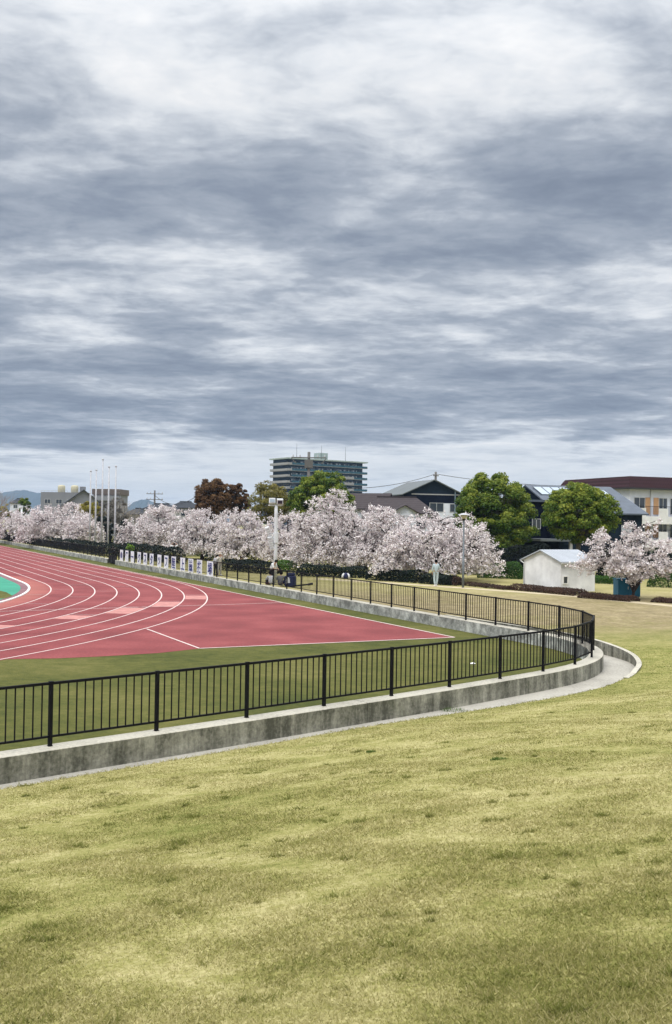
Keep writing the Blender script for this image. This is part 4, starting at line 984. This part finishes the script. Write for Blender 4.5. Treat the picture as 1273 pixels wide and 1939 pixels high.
# left-hand distant buildings
c = at(76, 1000, 262); zt = at(100, 931, 262).z
h = thing('flat_roofed_building', 'grey flat roofed building with cream water tanks on top, right of the hill', 'building', (c.x, c.y, 0), R(6)); W_ = 13
body(W_, 10, zt-1, 'wall', m_dull, h)
for x in range(0, 13, 1): pass
MB().box(0, W_, 0, .15, zt-.998, zt-.1).build('parapet', m_dull, h); mb = MB(); mb.box(0, W_, .0, .05, zt+.25, zt+.32)
for k in range(14): mb.box(k*W_/13-.03, k*W_/13+.03, 0, .05, zt-.098, zt+.25)
mb.build('roof_railing', m_pole, h)
m_tank = mat('cream_tank', (.50, .47, .34), .7, .06, 1)
for x in (4.9, 8.4): MB().lathe([(1.0, zt-.99), (1.0, zt+1.5), (.85, zt+1.85), (0.1, zt+2.0)], (x, 3, 0)).build('water_tank', m_tank, h, True)
MB().box(9.8, 11.2, 2.5, 4, zt-.99, zt+1.6).box(10.2, 10.9, 2.44, 2.498, zt+.3, zt+1.0).build('roof_machine', m_dull, h)
F_ = faces(W_, 10)
for x in (1, 4, 7, 10): win(h, F_['F'], x, zt-3.2, 1.6, 1.2)
c = at(118, 1000, 205); ze = at(118, 956, 205).z; zr = at(158, 928, 205).z
h = thing('house', 'grey gable fronted house with a dark tiled roof left of the flagpoles', 'house', (c.x, c.y, 0), R(18)); body(8.4, 9, ze, 'wall', m_dull, h); gable_ends(h, 8.4, 9, ze, zr, m_dull, 'y'); roof_gable(h, 8.4, 9, ze, zr, m_tileg, .6, 'y'); win(h, faces(8.4, 9)['F'], 3.2, ze-1.5, 1.8, 1.2)
c = at(176, 1000, 235); zt = at(200, 926, 235).z; zm_ = at(200, 937, 235).z; zl_ = at(200, 948, 235).z
h = thing('flat_roofed_building', 'brown topped flat building behind the flagpoles', 'building', (c.x, c.y, 0), R(-3)); body(6.2, 8, zm_, 'wall', m_dull, h)
MB().box(-.3, 6.5, -.3, 8, zm_+.002, zt).build('upper_storey', m_brown, h); MB().box(-5, -.01, 1, 8, -.2, zl_-.3).build('wing', m_dull, h)
MB().box(-.6, 6.8, -.9, -.31, zl_, zm_-.2).build('eaves_band', m_dull, h)
for x in (1, 3.6): win(h, faces(6.2, 8)['F'], x, zl_-2.2, 1.6, 1.2)
c = at(18, 1000, 285); ze = at(30, 952, 285).z
h = thing('house', 'tiny beige house under the blue hill', 'house', (c.x, c.y, 0), 0); body(4.0, 6, ze, 'wall', m_cream, h); roof_hip(h, 4.0, 6, ze, ze+1.3, 1, m_tileg, .3); win(h, faces(4, 6)['F'], 1, ze-1.6, 1.2, 1)
for px0, px1, pt, pe, Y, lab in ((272, 330, 953, 962, 160, 'low house with a dark tiled roof above the cherries right of the flagpoles'), (322, 372, 949, 960, 175, 'second low dark roofed house, left of the russet tree'), (236, 275, 962, 972, 170, 'small low house between the leafless trees')):
    a_ = at(px0, 1000, Y); W_ = (px1-px0)*Y/F; ze = at(px0, pe, Y).z; zr = at(px0, pt, Y).z
    h = thing('house', lab, 'house', (a_.x, a_.y, 0), R(3)); body(W_, 7, ze, 'wall', m_pale, h); roof_hip(h, W_, 7, ze, zr, 1.3, m_tileg, .4); win(h, faces(W_, 7)['F'], W_*.4, ze-1.6, 1.6, 1.1)
# low storage buildings glimpsed under the crowns
for px0, px1, Y, hh_, lab in ((350, 430, 128, 2.6, 'pale low building glimpsed under the blossom above the last banners'), (560, 640, 104, 2.4, 'grey low building glimpsed under the tallest cherry')):
    a_ = at(px0, 1000, Y); W_ = (px1-px0)*Y/F
    h = thing('outbuilding', lab, 'building', (a_.x, a_.y, 0), 0); body(W_, 4, hh_, 'wall', m_pale, h); roof_gable(h, W_, 4, hh_, hh_+.8, m_greyroof, .3)
    for k in range(3): win(h, faces(W_, 4)['F'], W_*(.1+.3*k), .9, 1.2, 1.1)
# hills
m_hill = mat('hill_wood', (.012, .028, .03), .95, .3, .004)
def hill(px_prof, Y, dep):
    mb = MB(); P = [at(px, py, Y) for px, py in px_prof]; rg = random.Random(4); Q = []
    for i in range(len(P)-1):
        for k in range(6): t = k/6; q = P[i].lerp(P[i+1], t); q.z += rg.uniform(-2, 2); Q.append(q)
    Q.append(P[-1])
    for a, b in zip(Q[:-1], Q[1:]):
        mb.poly([(a.x*.93, Y-dep, -5), (b.x*.93, Y-dep, -5), (b.x*.97, Y-dep*.4, b.z*.6), (a.x*.97, Y-dep*.4, a.z*.6)])
        mb.poly([(a.x*.97, Y-dep*.4, a.z*.6), (b.x*.97, Y-dep*.4, b.z*.6), tuple(b), tuple(a)])
        mb.poly([tuple(a), tuple(b), (b.x*1.06, Y+dep, -5), (a.x*1.06, Y+dep, -5)])
    return tag(mb.build('hill', m_hill), kind='structure')
hill([(-260, 975), (-150, 950), (-70, 948), (-20, 942), (0, 934), (20, 930), (45, 928), (60, 931), (85, 935), (120, 942), (170, 955), (230, 975)], 4300, 700)
hill([(225, 972), (252, 952), (268, 945), (282, 947), (300, 955), (340, 958), (400, 952), (470, 960), (560, 975)], 4000, 600)

# ------------------------------------------------------------ poles, lamps, wires
fl_tops = [(168.9, 171.6, 892), (179.5, 182.8, 890), (191.5, 195.7, 870), (203.5, 206.5, 884), (216.5, 220, 883)]
fl_lab = ['leftmost of the five flagpoles, shorter than the middle one', 'second flagpole from the left, just left of the tallest', 'tallest flagpole, in the middle of the row of five', 'fourth flagpole, just right of the tallest', 'rightmost flagpole of the five, nearest the first banner']
for (bx, tx, ty), lab in zip(fl_tops, fl_lab):
    q = rp(bx, 2.9); zt = at(tx, ty, q[1]).z
    f_ = thing('flagpole', 'bare pale metal pole: ' + lab, 'flagpole', (q[0], q[1], -.05), 0, 'five bare flagpoles')
    MB().tube([(0, 0, 0), (0, 0, zt*.5), (0, 0, zt)], [.115, .10, .075], 10).build('pole', m_pole, f_, True)
    MB().lathe([(.08, zt-.05), (.13, zt+.02), (.13, zt+.09), (.02, zt+.15)], n=10).build('cap', m_pole, f_, True)
    MB().box(-.06, .02, -.2, -.13, 1.2, 1.4).build('cleat', m_dkmetal, f_)
q = rp(521.5, 1.5); zt = at(524, 950, q[1]).z
zt -= .35
lp = thing('floodlight_pole', 'tall white pole with two floodlights and loudspeakers behind the far fence', 'light pole', (q[0], q[1], -.02), R(6))
MB().tube([(0, 0, 0), (0, 0, zt*.45), (0, 0, zt*.9), (0, 0, zt+.1)], [.125, .115, .11, .105], 14).build('pole', m_polew, lp, True)
MB().lathe([(.16, zt*.53), (.17, zt*.54), (.17, zt*.66), (.16, zt*.67)], n=14).build('collar', m_polew, lp)
MB().box(-.5, .4, -.05, .05, zt+.10, zt+.18).build('crossarm', m_polew, lp)
for x, mm in ((-.26, .0), (.23, .0)):
    fb = MB().box(x-.2, x+.2, -.2, .12, zt+.22, zt+.56, T=Matrix.Translation((x, 0, zt+.4)) @ Matrix.Rotation(R(-14 if x < 0 else 10), 4, 'X') @ Matrix.Translation((-x, 0, -zt-.4))).build('floodlight', m_polew, lp, bevel=.02)
    MB().box(x-.15, x+.15, -.225, -.205, zt+.27, zt+.48, T=Matrix.Translation((x, 0, zt+.4)) @ Matrix.Rotation(R(-14 if x < 0 else 10), 4, 'X') @ Matrix.Translation((-x, 0, -zt-.4))).build('lens', m_glass if x > 0 else m_glassl, fb)
for z_, x_, rz_ in ((zt*.66, -.42, 22), (zt*.53, -.30, 14)):
    T = Matrix.Translation((x_, -.05, z_)) @ Matrix.Rotation(R(-rz_), 4, 'Y') @ Matrix.Rotation(R(12), 4, 'X')
    sp = MB().box(-.13, .13, -.14, .14, -.42, .42, T=T).build('loudspeaker', m_polew, lp, bevel=.015)
    mb = MB()
    for k in range(5): mb.box(-.09, .09, -.146, -.142, -.34+k*.15, -.27+k*.15, T=T)
    mb.build('grille', m_pole, sp); MB().bar((x_+.08, 0, z_), (-.08, 0, z_), .05, .05).build('bracket', m_pole, sp)
q = rp(39, 3); zt = at(40, 962, q[1]).z; l2 = thing('floodlight_pole', 'white lamp pole in front of the leftmost cherries', 'light pole', (q[0], q[1], -.02))
MB().tube([(0, 0, 0), (0, 0, zt)], [.22, .17], 12).build('pole', m_polew, l2, True); MB().box(-.55, .15, -.25, .25, zt, zt+.3).build('floodlight', m_polew, l2, bevel=.03)
p = gp(877, 1112.5); zt = at(878, 974, p.y).z
sl_ = thing('street_lamp', 'grey park lamp with a flat disc shade beside the footpath', 'street lamp', (p.x, p.y, 0))
MB().tube([(0, 0, 0), (0, 0, zt*.42), (0, 0, zt*.421), (0, 0, zt-.38)], [.075, .07, .055, .05], 12).build('pole', mat('lamp_paint', (.13, .15, .165), .5, .1, 4), sl_, True)
MB().lathe([(.05, zt-.40), (.11, zt-.30), (.10, zt-.28)], n=16).build('neck', m_dkmetal, sl_, True)
MB().lathe([(.10, zt-.279), (.20, zt-.10), (.22, zt-.045)], n=20).build('diffuser', m_tank, sl_, True)
MB().lathe([(.39, zt-.044), (.38, zt-.02), (.16, zt+.055), (.02, zt+.08)], n=28).build('lamp_shade', m_pole, sl_, True)
def upole(px, top, Y, lab, arms=2, w_=1.0, r=.16):
    c = at(px, 1000, Y); zt = at(px, top, Y).z; u = thing('utility_pole', lab, 'utility pole', (c.x, c.y, -.05), R(random.Random(px).uniform(-20, 20)))
    MB().tube([(0, 0, 0), (0, 0, zt)], [r*1.3, r], 8).build('pole', m_concp, u, True)
    for k in range(arms):
        z_ = zt - .75 - k*1.1; ar = MB().box(-w_, w_, -.22, -.14, z_, z_+.12).build('crossarm', m_concp, u)
        for s_ in (-.9, -.5, .5, .9): MB().lathe([(.05, 0), (.09, .06), (.05, .14), (.09, .2), (.04, .28)], (s_*w_, -.18, z_+.121), 8).build('insulator', m_pole, ar)
    return u, Vector((c.x, c.y, zt))
u1, t1 = upole(292, 928, 190, 'utility pole with crossarms above the roofs right of the flagpoles', 2, 1.6)
u2, t2 = upole(375, 917, 150, 'plain utility pole top beside the left edge of the russet tree', 1, .7)
u3, t3 = upole(493, 912, 135, 'short utility pole top between the russet tree and the tower block', 1, .9)
u4, t4 = upole(583, 855, 117, 'utility pole with wide crossarms standing in front of the tower block', 1, 2.1, .17)
for s_ in (-1, 1): MB().bar((2.1*s_, -.18, -.05 + t4.z-.7), (1.5*s_, -.18, t4.z-1.4), .1, .1).build('brace', m_concp, u4)
MB().box(-.5, .5, -.3, .3, t4.z-1.9, t4.z-1.0).build('transformer', m_concp, u4)
u5, t5 = upole(824, 893, 172, 'utility pole behind the ridge of the navy gable house', 1, .5, .2)
def wire(a, b, sag, lab, r=.03):
    a, b = Vector(a), Vector(b); mid = (a+b)/2; P = []
    for k in range(25):
        t = k/24; q = a.lerp(b, t); q.z -= sag*4*t*(1-t); P.append(q-mid)
    o = MB().tube(P, r, 5).build('power_line', m_wire); o.location = mid; return tag(o, lab, 'power line')
wire(t5-Vector((0, 0, .4)), at(596, 922, 150), 1.1, 'thin dark wire sagging left from the pole above the navy house', .045)
wire(t5-Vector((0, 0, .4)), at(1085, 920, 165), .5, 'thin dark wire running right from the pole above the navy house to the maroon roof', .045)
wire(t1-Vector((0, 0, 1.0)), t2-Vector((0, 0, 1.6)), 1.6, 'thin wire sagging between the two utility poles left of the russet tree', .045)
wire(t3-Vector((0, 0, .5)), at(556, 916, 119), .1, 'short thin wire from the pole beside the tower block to the tree', .035)

# ------------------------------------------------------------ blue cabinet, litter, bags
m_blue = mat('blue_cabinet_paint', (.016, .13, .22), .5, .12, 2)
c = at(1171, 1136, 54.2); cb = thing('cabinet', 'square teal blue metal cabinet behind the trunk of the young cherry', 'cabinet', (c.x, c.y, 0), R(4))
bw = 1.26; MB().box(0, bw, 0, .8, .04, .98).build('body', m_blue, cb, bevel=.01); MB().box(-.03, bw+.03, -.03, .83, .982, 1.03).build('lid', m_blue, cb)
for x0 in (.03, bw/2+.01): 
    dr = MB().box(x0, x0+bw/2-.04, -.025, -.001, .08, .95).build('door', m_blue, cb); MB().box(x0+(.5 if x0 < .3 else .05), x0+(.53 if x0 < .3 else .08), -.05, -.026, .45, .6).build('handle', m_alu, dr)
MB().box(.05, bw-.05, .05, .75, -.1, .039).build('plinth', m_conc, cb)
p = gp(895, 1257.5, ZI); lt = MB(); lt.poly([(-.10, -.05, .01), (.09, -.06, .02), (.11, .05, .01), (.02, .07, .045), (-.09, .06, .015)]); lt.poly([(-.10, -.05, .01), (.02, .0, .06), (.09, -.06, .02)]); lt.poly([(.02, 0, .06), (.11, .05, .01), (.09, -.06, .02)])
o = lt.build('litter', m_white); o.location = p; tag(o, 'small crumpled white scrap lying on the inner lawn', 'litter')
m_bag = mat('navy_bag', (.012, .018, .065), .7, .2, 5); m_wcl = mat('white_cloth', (.66, .67, .68), .85, .08, 9); m_blk = mat('black_cloth', (.013, .013, .017), .85, .2, 8)
p = gp(550, 1111); bg = thing('bag', 'large navy equipment bag with a white panel, standing right of the floodlight pole', 'bag', (p.x, p.y, 0), R(-8))
mbb = MB().box(-.33, .33, -.22, .22, .0, .66); mbb.box(-.2, .28, -.18, .18, .66, .84); b_ = mbb.build('body', m_bag, bg, bevel=.07)
MB().poly([(-.25, -.232, .2), (.02, -.232, .24), (-.02, -.232, .56), (-.20, -.232, .6)]).poly([(-.25, -.225, .2), (.02, -.225, .24), (-.02, -.225, .56), (-.20, -.225, .6)]).build('white_panel', m_wcl, bg)
MB().tube([(-.2, -.1, .8), (-.1, -.12, .98), (.1, -.12, .98), (.22, -.1, .82)], .02, 6).build('handle', m_blk, bg)
p = gp(575, 1112.5); tp_ = thing('tripod', 'folded black tripod lying on the grass behind the far fence', 'tripod', (p.x, p.y, .04), R(8))
for k, dy in enumerate((-.05, .05, 0)): MB().tube([(-.65, dy, .02+.05*(k == 2)), (.25, dy*.6, .12+.04*(k == 2))], [.02, .03], 6).build('leg', m_blk, tp_)
MB().tube([(.25, 0, .13), (.55, 0, .2)], [.06, .075], 8).build('head', m_blk, tp_)
p = gp(655, 1096); b2 = thing('bag', 'small navy and white bag on the grass under the tallest cherry', 'bag', (p.x, p.y, 0.02), 0)
MB().lathe([(.14, 0), (.2, .1), (.19, .26), (.1, .38), (.03, .4)], n=12).build('body', m_bag, b2, True)
for s_ in (-1, 1): MB().tube([(s_*.23, -.05, .02), (s_*.21, -.07, .22), (s_*.12, -.05, .36)], [.09, .08, .05], 8).build('side_pocket', m_wcl, b2, True)

# ------------------------------------------------------------ people
m_skin = mat('skin', (.42, .25, .18), .6, .05, 8); m_hair = mat('black_hair', (.006, .005, .005), .9, spec=.03); m_face = mat('dark_feature', (.03, .015, .012), .6)
def skin_obj(name, V, E, Rr, m, parent, sub=1, root=0):
    me = D.meshes.new(name); me.from_pydata([tuple(v) for v in V], E, []); o = D.objects.new(name, me); COL.objects.link(o)
    s = o.modifiers.new('skin', 'SKIN'); s.use_smooth_shade = True
    for i, r in enumerate(Rr):
        d_ = me.skin_vertices[0].data[i]; d_.radius = (r, r) if isinstance(r, (int, float)) else r; d_.use_root = (i == root)
    sb = o.modifiers.new('sub', 'SUBSURF'); sb.levels = sub; sb.render_levels = sub
    bpy.context.view_layer.update()
    m2_ = D.meshes.new_from_object(o.evaluated_get(bpy.context.evaluated_depsgraph_get())); m2_.name = name
    D.objects.remove(o); m2_.materials.clear(); m2_.materials.append(m)
    o = D.objects.new(name, m2_); COL.objects.link(o); o.parent = parent; return o
def person(loc, rz, H, J, label, top, legs, shoe, hair='short', hat=None, long_coat=False, sleeves='long', group=None):
    """J overrides joints (metres, for a 1.7 m body facing -Y)"""
    k = H/1.7; root = thing('person', label, 'person', loc, rz, group)
    j = dict(pel=(0, 0, .93), wst=(0, 0, 1.06), che=(0, .0, 1.27), nek=(0, .0, 1.43), hd0=(0, -.01, 1.50), hd=(0, -.02, 1.585), hd1=(0, -.01, 1.655),
             shL=(.17, 0, 1.385), elL=(.225, .02, 1.12), wrL=(.235, -.04, .88), haL=(.235, -.06, .80), shR=(-.17, 0, 1.385), elR=(-.225, .02, 1.12), wrR=(-.235, -.04, .88), haR=(-.235, -.06, .80),
             hiL=(.09, 0, .90), knL=(.10, -.02, .49), anL=(.10, .02, .09), toL=(.11, -.13, .045), hiR=(-.09, 0, .90), knR=(-.10, -.02, .49), anR=(-.10, .02, .09), toR=(-.11, -.13, .045))
    j.update(J); P = {a: Vector(b)*k for a, b in j.items()}
    n_ = ['pel', 'wst', 'che', 'nek', 'hd0', 'hd', 'hd1', 'shL', 'elL', 'wrL', 'haL', 'shR', 'elR', 'wrR', 'haR', 'hiL', 'knL', 'anL', 'toL', 'hiR', 'knR', 'anR', 'toR']
    rr = dict(pel=.125, wst=.115, che=.125, nek=.052, hd0=.068, hd=.088, hd1=.062, sh=.058, el=.042, wr=.028, ha=.034, hi=.085, kn=.058, an=.038, to=.035)
    E_ = [('pel', 'wst'), ('wst', 'che'), ('che', 'nek'), ('nek', 'hd0'), ('hd0', 'hd'), ('hd', 'hd1')]
    for s_ in 'LR': E_ += [('che', 'sh'+s_), ('sh'+s_, 'el'+s_), ('el'+s_, 'wr'+s_), ('wr'+s_, 'ha'+s_), ('pel', 'hi'+s_), ('hi'+s_, 'kn'+s_), ('kn'+s_, 'an'+s_), ('an'+s_, 'to'+s_)]
    ix = {a: i for i, a in enumerate(n_)}
    rad = [rr.get(a, rr.get(a[:2]))*k for a in n_]
    b = skin_obj('body', [P[a] for a in n_], [(ix[a], ix[c]) for a, c in E_], rad, m_skin, root)
    # fingers, thumb, nose and ears join the body mesh
    mb = MB()
    for s_ in 'LR':
        w0, h0 = P['wr'+s_], P['ha'+s_]; dv = (h0-w0).normalized(); side = dv.cross(Vector((1, 0, 0)))
        if side.length < .2: side = Vector((0, 1, 0))
        side.normalize(); inw = dv.cross(side)
        for q, ln in enumerate((.062, .072, .068, .052)):
            a = h0 + side*((q-1.5)*.019*k) + dv*.015*k; c1 = a + dv*ln*.55*k + inw*.006*k; c2 = c1 + dv*ln*.45*k + inw*.02*k
            mb.tube([a, c1, c2], [.0085*k, .0078*k, .006*k], 6)
        a = h0 - dv*.02*k - side*.028*k; mb.tube([a, a - side*.03*k + dv*.02*k, a - side*.04*k + dv*.05*k], [.011*k, .009*k, .007*k], 6)
    hd, up = P['hd'], (P['hd1']-P['hd0']).normalized(); fw = Vector(J.get('fw', (0, -1, 0))).normalized(); sd_ = fw.cross(up).normalized()
    mb.tube([hd + fw*.075*k + up*.02*k, hd + fw*.10*k - up*.015*k, hd + fw*.085*k - up*.025*k], [.008*k, .013*k, .008*k], 6)
    for s_ in (-1, 1): mb.tube([hd + sd_*s_*.082*k + up*.025*k, hd + sd_*s_*.095*k, hd + sd_*s_*.083*k - up*.03*k], [.01*k, .014*k, .008*k], 6)
    x = mb.build('x', m_skin); bm = bmesh.new(); bm.from_mesh(b.data); bm.from_mesh(x.data)
    for f_ in bm.faces: f_.smooth = True
    bm.to_mesh(b.data); bm.free(); D.objects.remove(x)
    ft = MB()
    for s_ in (-1, 1): ft.lathe([(.003*k, -.006*k), (.010*k, 0), (.003*k, .006*k)], hd + fw*.083*k + sd_*s_*.032*k + up*.012*k, 8)
    ft.bar(hd + fw*.082*k - up*.042*k - sd_*.022*k, hd + fw*.082*k - up*.042*k + sd_*.022*k, .008*k, .007*k); ft.build('face', m_face, b)
    # hair: cap of the skull, longer at the back
    hb = bmesh.new(); bmesh.ops.create_icosphere(hb, subdivisions=3, radius=1)
    T = Matrix((-sd_, -fw, up)).transposed().to_4x4(); rg = random.Random(int(H*1000))
    for v in hb.verts:
        q = v.co.copy(); cut = -.85 if q.y > .1 else (-.3 if q.y > -.3 else .42)
        if hair == 'long': cut = -1.6 if q.y > .1 else cut
        z_ = max(q.z*1.05, cut) if hair != 'long' else (q.z*1.9 if (q.z < 0 and q.y > -.1) else max(q.z, .42 if q.y < -.2 else -.2))
        v.co = T @ Vector((q.x*.108*k, q.y*.118*k + .012*k, z_*.112*k + .022*k)) + hd + Vector((rg.uniform(-1, 1), rg.uniform(-1, 1), rg.uniform(-1, 1)))*.003*k
    me = D.meshes.new('hair'); hb.to_mesh(me); hb.free(); me.materials.append(m_hair); me.polygons.foreach_set('use_smooth', [True]*len(me.polygons)); ho = D.objects.new('hair', me); COL.objects.link(ho); ho.parent = root
    if hat:
        hm = MB().lathe([(.19*k, .0), (.185*k, .012*k), (.112*k, .02*k), (.108*k, .09*k), (.085*k, .12*k), (.01*k, .13*k)], (0, 0, 0), 20).build('hat', hat, root, True)
        hm.matrix_local = Matrix.Translation(hd + up*.035*k) @ T
    # clothes
    tn = ['pel', 'wst', 'che', 'nek', 'shL', 'elL', 'wrL', 'shR', 'elR', 'wrR']; tp2 = dict(P)
    for s_ in 'LR': tp2['wr'+s_] = P['el'+s_].lerp(P['wr'+s_], .86 if sleeves == 'long' else .12)
    tp2['pel'] = P['pel'] - (P['wst']-P['pel'])*.55; tp2['nek'] = P['che'].lerp(P['nek'], .72); tr_ = dict(pel=.15, wst=.138, che=.145, nek=.078, sh=.078, el=.062, wr=.05)
    if long_coat: tp2['pel'] = P['pel'] - (P['wst']-P['pel'])*.6; tr_['pel'] = .155
    te_ = [(0, 1), (1, 2), (2, 3), (2, 4), (4, 5), (5, 6), (2, 7), (7, 8), (8, 9)]
    skin_obj('top', [tp2[a] for a in tn], te_, [tr_.get(a, tr_.get(a[:2]))*k for a in tn], top, root)
    ln_ = ['pel', 'hiL', 'knL', 'anL', 'hiR', 'knR', 'anR']; lr = dict(pel=.118, hi=.098, kn=.078, an=.06)
    Q = dict(P); Q['pel'] = P['pel'] + (P['wst']-P['pel'])*.6
    for s_ in 'LR': Q['hi'+s_] = P['hi'+s_].lerp(P['kn'+s_], .06)
    skin_obj('trousers', [Q[a] for a in ln_], [(0, 1), (1, 2), (2, 3), (0, 4), (4, 5), (5, 6)], [lr.get(a, lr.get(a[:2]))*k for a in ln_], legs, root)
    for s_ in 'LR':
        a, t_ = P['an'+s_], P['to'+s_]; dv = (t_-a); dv.z = 0; dv.normalize()
        MB().tube([a - dv*.05*k - Vector((0, 0, .03*k)), a - Vector((0, 0, .035*k)) + dv*.04*k, t_ + dv*.03*k], [.048*k, .052*k, .036*k], 10).build('shoe', shoe, root, True)
    return root
m_pyj = mat('pale_blue_outfit', (.42, .50, .53), .85, .1, 6); m_cr = mat('cream_cloth', (.50, .47, .41), .85, .1, 6); m_grey = mat('grey_cloth', (.15, .15, .155), .85, .12, 6)
m_lg = mat('light_grey_cloth', (.36, .355, .36), .85, .1, 6); m_hatb = mat('beige_hat', (.42, .36, .29), .9)
gh = lambda p: (p.x, p.y, .0)
person(gh(gp(825.5, 1110)), PI + R(8), 1.66, dict(elR=(-.24, -.02, 1.12), wrR=(-.16, -.22, 1.2), haR=(-.13, -.28, 1.24), anL=(.07, .05, .09), toL=(.08, -.1, .045), anR=(-.05, -.03, .09), toR=(-.06, -.18, .045)),
       'person in a loose pale blue outfit standing on the footpath with their back turned', m_pyj, m_pyj, m_white)
q = rp(416, .75)
person((q[0], q[1], 0), R(35), 1.62, dict(elR=(-.26, -.16, 1.25), wrR=(-.07, -.28, 1.45), haR=(-.04, -.27, 1.52), elL=(.25, -.16, 1.22), wrL=(.08, -.28, 1.43), haL=(.05, -.27, 1.51)),
       'person in a beige hat and cream clothes holding both hands up to the face', m_cr, m_cr, m_white, hat=m_hatb, long_coat=True)
q = rp(409, .62)
person((q[0], q[1], 0), PI + R(-30), 1.54, dict(che=(0, -.05, 1.25), nek=(0, -.1, 1.4), hd0=(0, -.13, 1.46), hd=(0, -.16, 1.53), hd1=(0, -.16, 1.6), shL=(.17, -.06, 1.35), shR=(-.17, -.06, 1.35)),
       'person in a light grey top and black trousers right beside the last banner', m_lg, m_blk, m_blk)
q = rp(329.5, 5)
person((q[0], q[1], 0), PI, 1.72, dict(elR=(-.34, -.08, 1.52), wrR=(-.16, -.16, 1.66), haR=(-.10, -.18, 1.72), elL=(.34, -.08, 1.5), wrL=(.16, -.16, 1.66), haL=(.10, -.18, 1.72)),
       'person in a white shirt seen from behind, arms raised to the blossom above the banners', m_wcl, m_blk, m_blk, sleeves='short')
q = rp(515, .95)
person((q[0], q[1], 0), R(60), 1.66, dict(wst=(0, -.03, 1.05), che=(0, -.14, 1.22), nek=(0, -.24, 1.34), hd0=(0, -.29, 1.38), hd=(0, -.34, 1.43), hd1=(0, -.36, 1.5), fw=(0, -.8, -.6), shL=(.17, -.18, 1.31), shR=(-.17, -.18, 1.31),
       elL=(.2, -.25, 1.06), wrL=(.14, -.42, .95), haL=(.1, -.48, .92), elR=(-.2, -.25, 1.06), wrR=(-.14, -.42, .95), haR=(-.1, -.48, .92)),
       'person in a white shirt and dark trousers leaning forward against the floodlight pole', m_wcl, m_blk, m_blk, sleeves='short')
SIT = dict(pel=(0, 0, .13), wst=(0, -.02, .26), che=(0, -.06, .46), nek=(0, -.09, .61), hd0=(0, -.11, .67), hd=(0, -.13, .745), hd1=(0, -.13, .815), shL=(.17, -.06, .56), shR=(-.17, -.06, .56),
           elL=(.25, -.18, .36), wrL=(.15, -.36, .36), haL=(.10, -.42, .36), elR=(-.25, -.18, .36), wrR=(-.15, -.36, .36), haR=(-.10, -.42, .36),
           hiL=(.10, -.03, .13), knL=(.2, -.38, .36), anL=(.1, -.62, .09), toL=(.1, -.75, .05), hiR=(-.10, -.03, .13), knR=(-.2, -.38, .36), anR=(-.1, -.62, .09), toR=(-.1, -.75, .05))
q = rp(513.5, .48); person((q[0], q[1], 0), PI + R(20), 1.62, SIT, 'person in a white top sitting on the ground left of the floodlight pole', m_wcl, m_blk, m_blk)
q = rp(532, .55); person((q[0], q[1], .04), PI + R(-12), 1.72, SIT, 'person in a dark grey top sitting on the ground right of the floodlight pole', m_grey, m_bag, m_blk)
p = gp(455, 1073); person((p.x, p.y, .02), R(40), 1.6, SIT, 'dark clothed person sitting far back under the cherries left of the floodlight pole', m_blk, m_blk, m_blk)
mb = MB().box(-.17, .17, -.1, .1, 0, .34); p = rp(508.5, .5); o = mb.build('bag', mat('maroon_bag', (.08, .022, .025), .8, .2, 5), bevel=.06); o.location = (p[0], p[1], .01); tag(o, 'small dark maroon bag on the ground beside the seated person in white', 'bag')

# ------------------------------------------------------------ haze
hz = MB().box(-5200, 5200, -300, 5400, -1.8, 150).build('haze', mat('haze', (1, 1, 1))); tag(hz, kind='stuff')
m = D.materials.new('haze_air'); m.use_nodes = True; t = m.node_tree; t.nodes.clear()
pv = N(t, 'ShaderNodeVolumePrincipled'); pv.inputs['Color'].default_value = (.52, .70, .95, 1); pv.inputs['Density'].default_value = .00014; pv.inputs['Anisotropy'].default_value = 0
oo = N(t, 'ShaderNodeOutputMaterial'); L(t, pv.outputs[0], oo.inputs['Volume']); hz.data.materials.clear(); hz.data.materials.append(m)
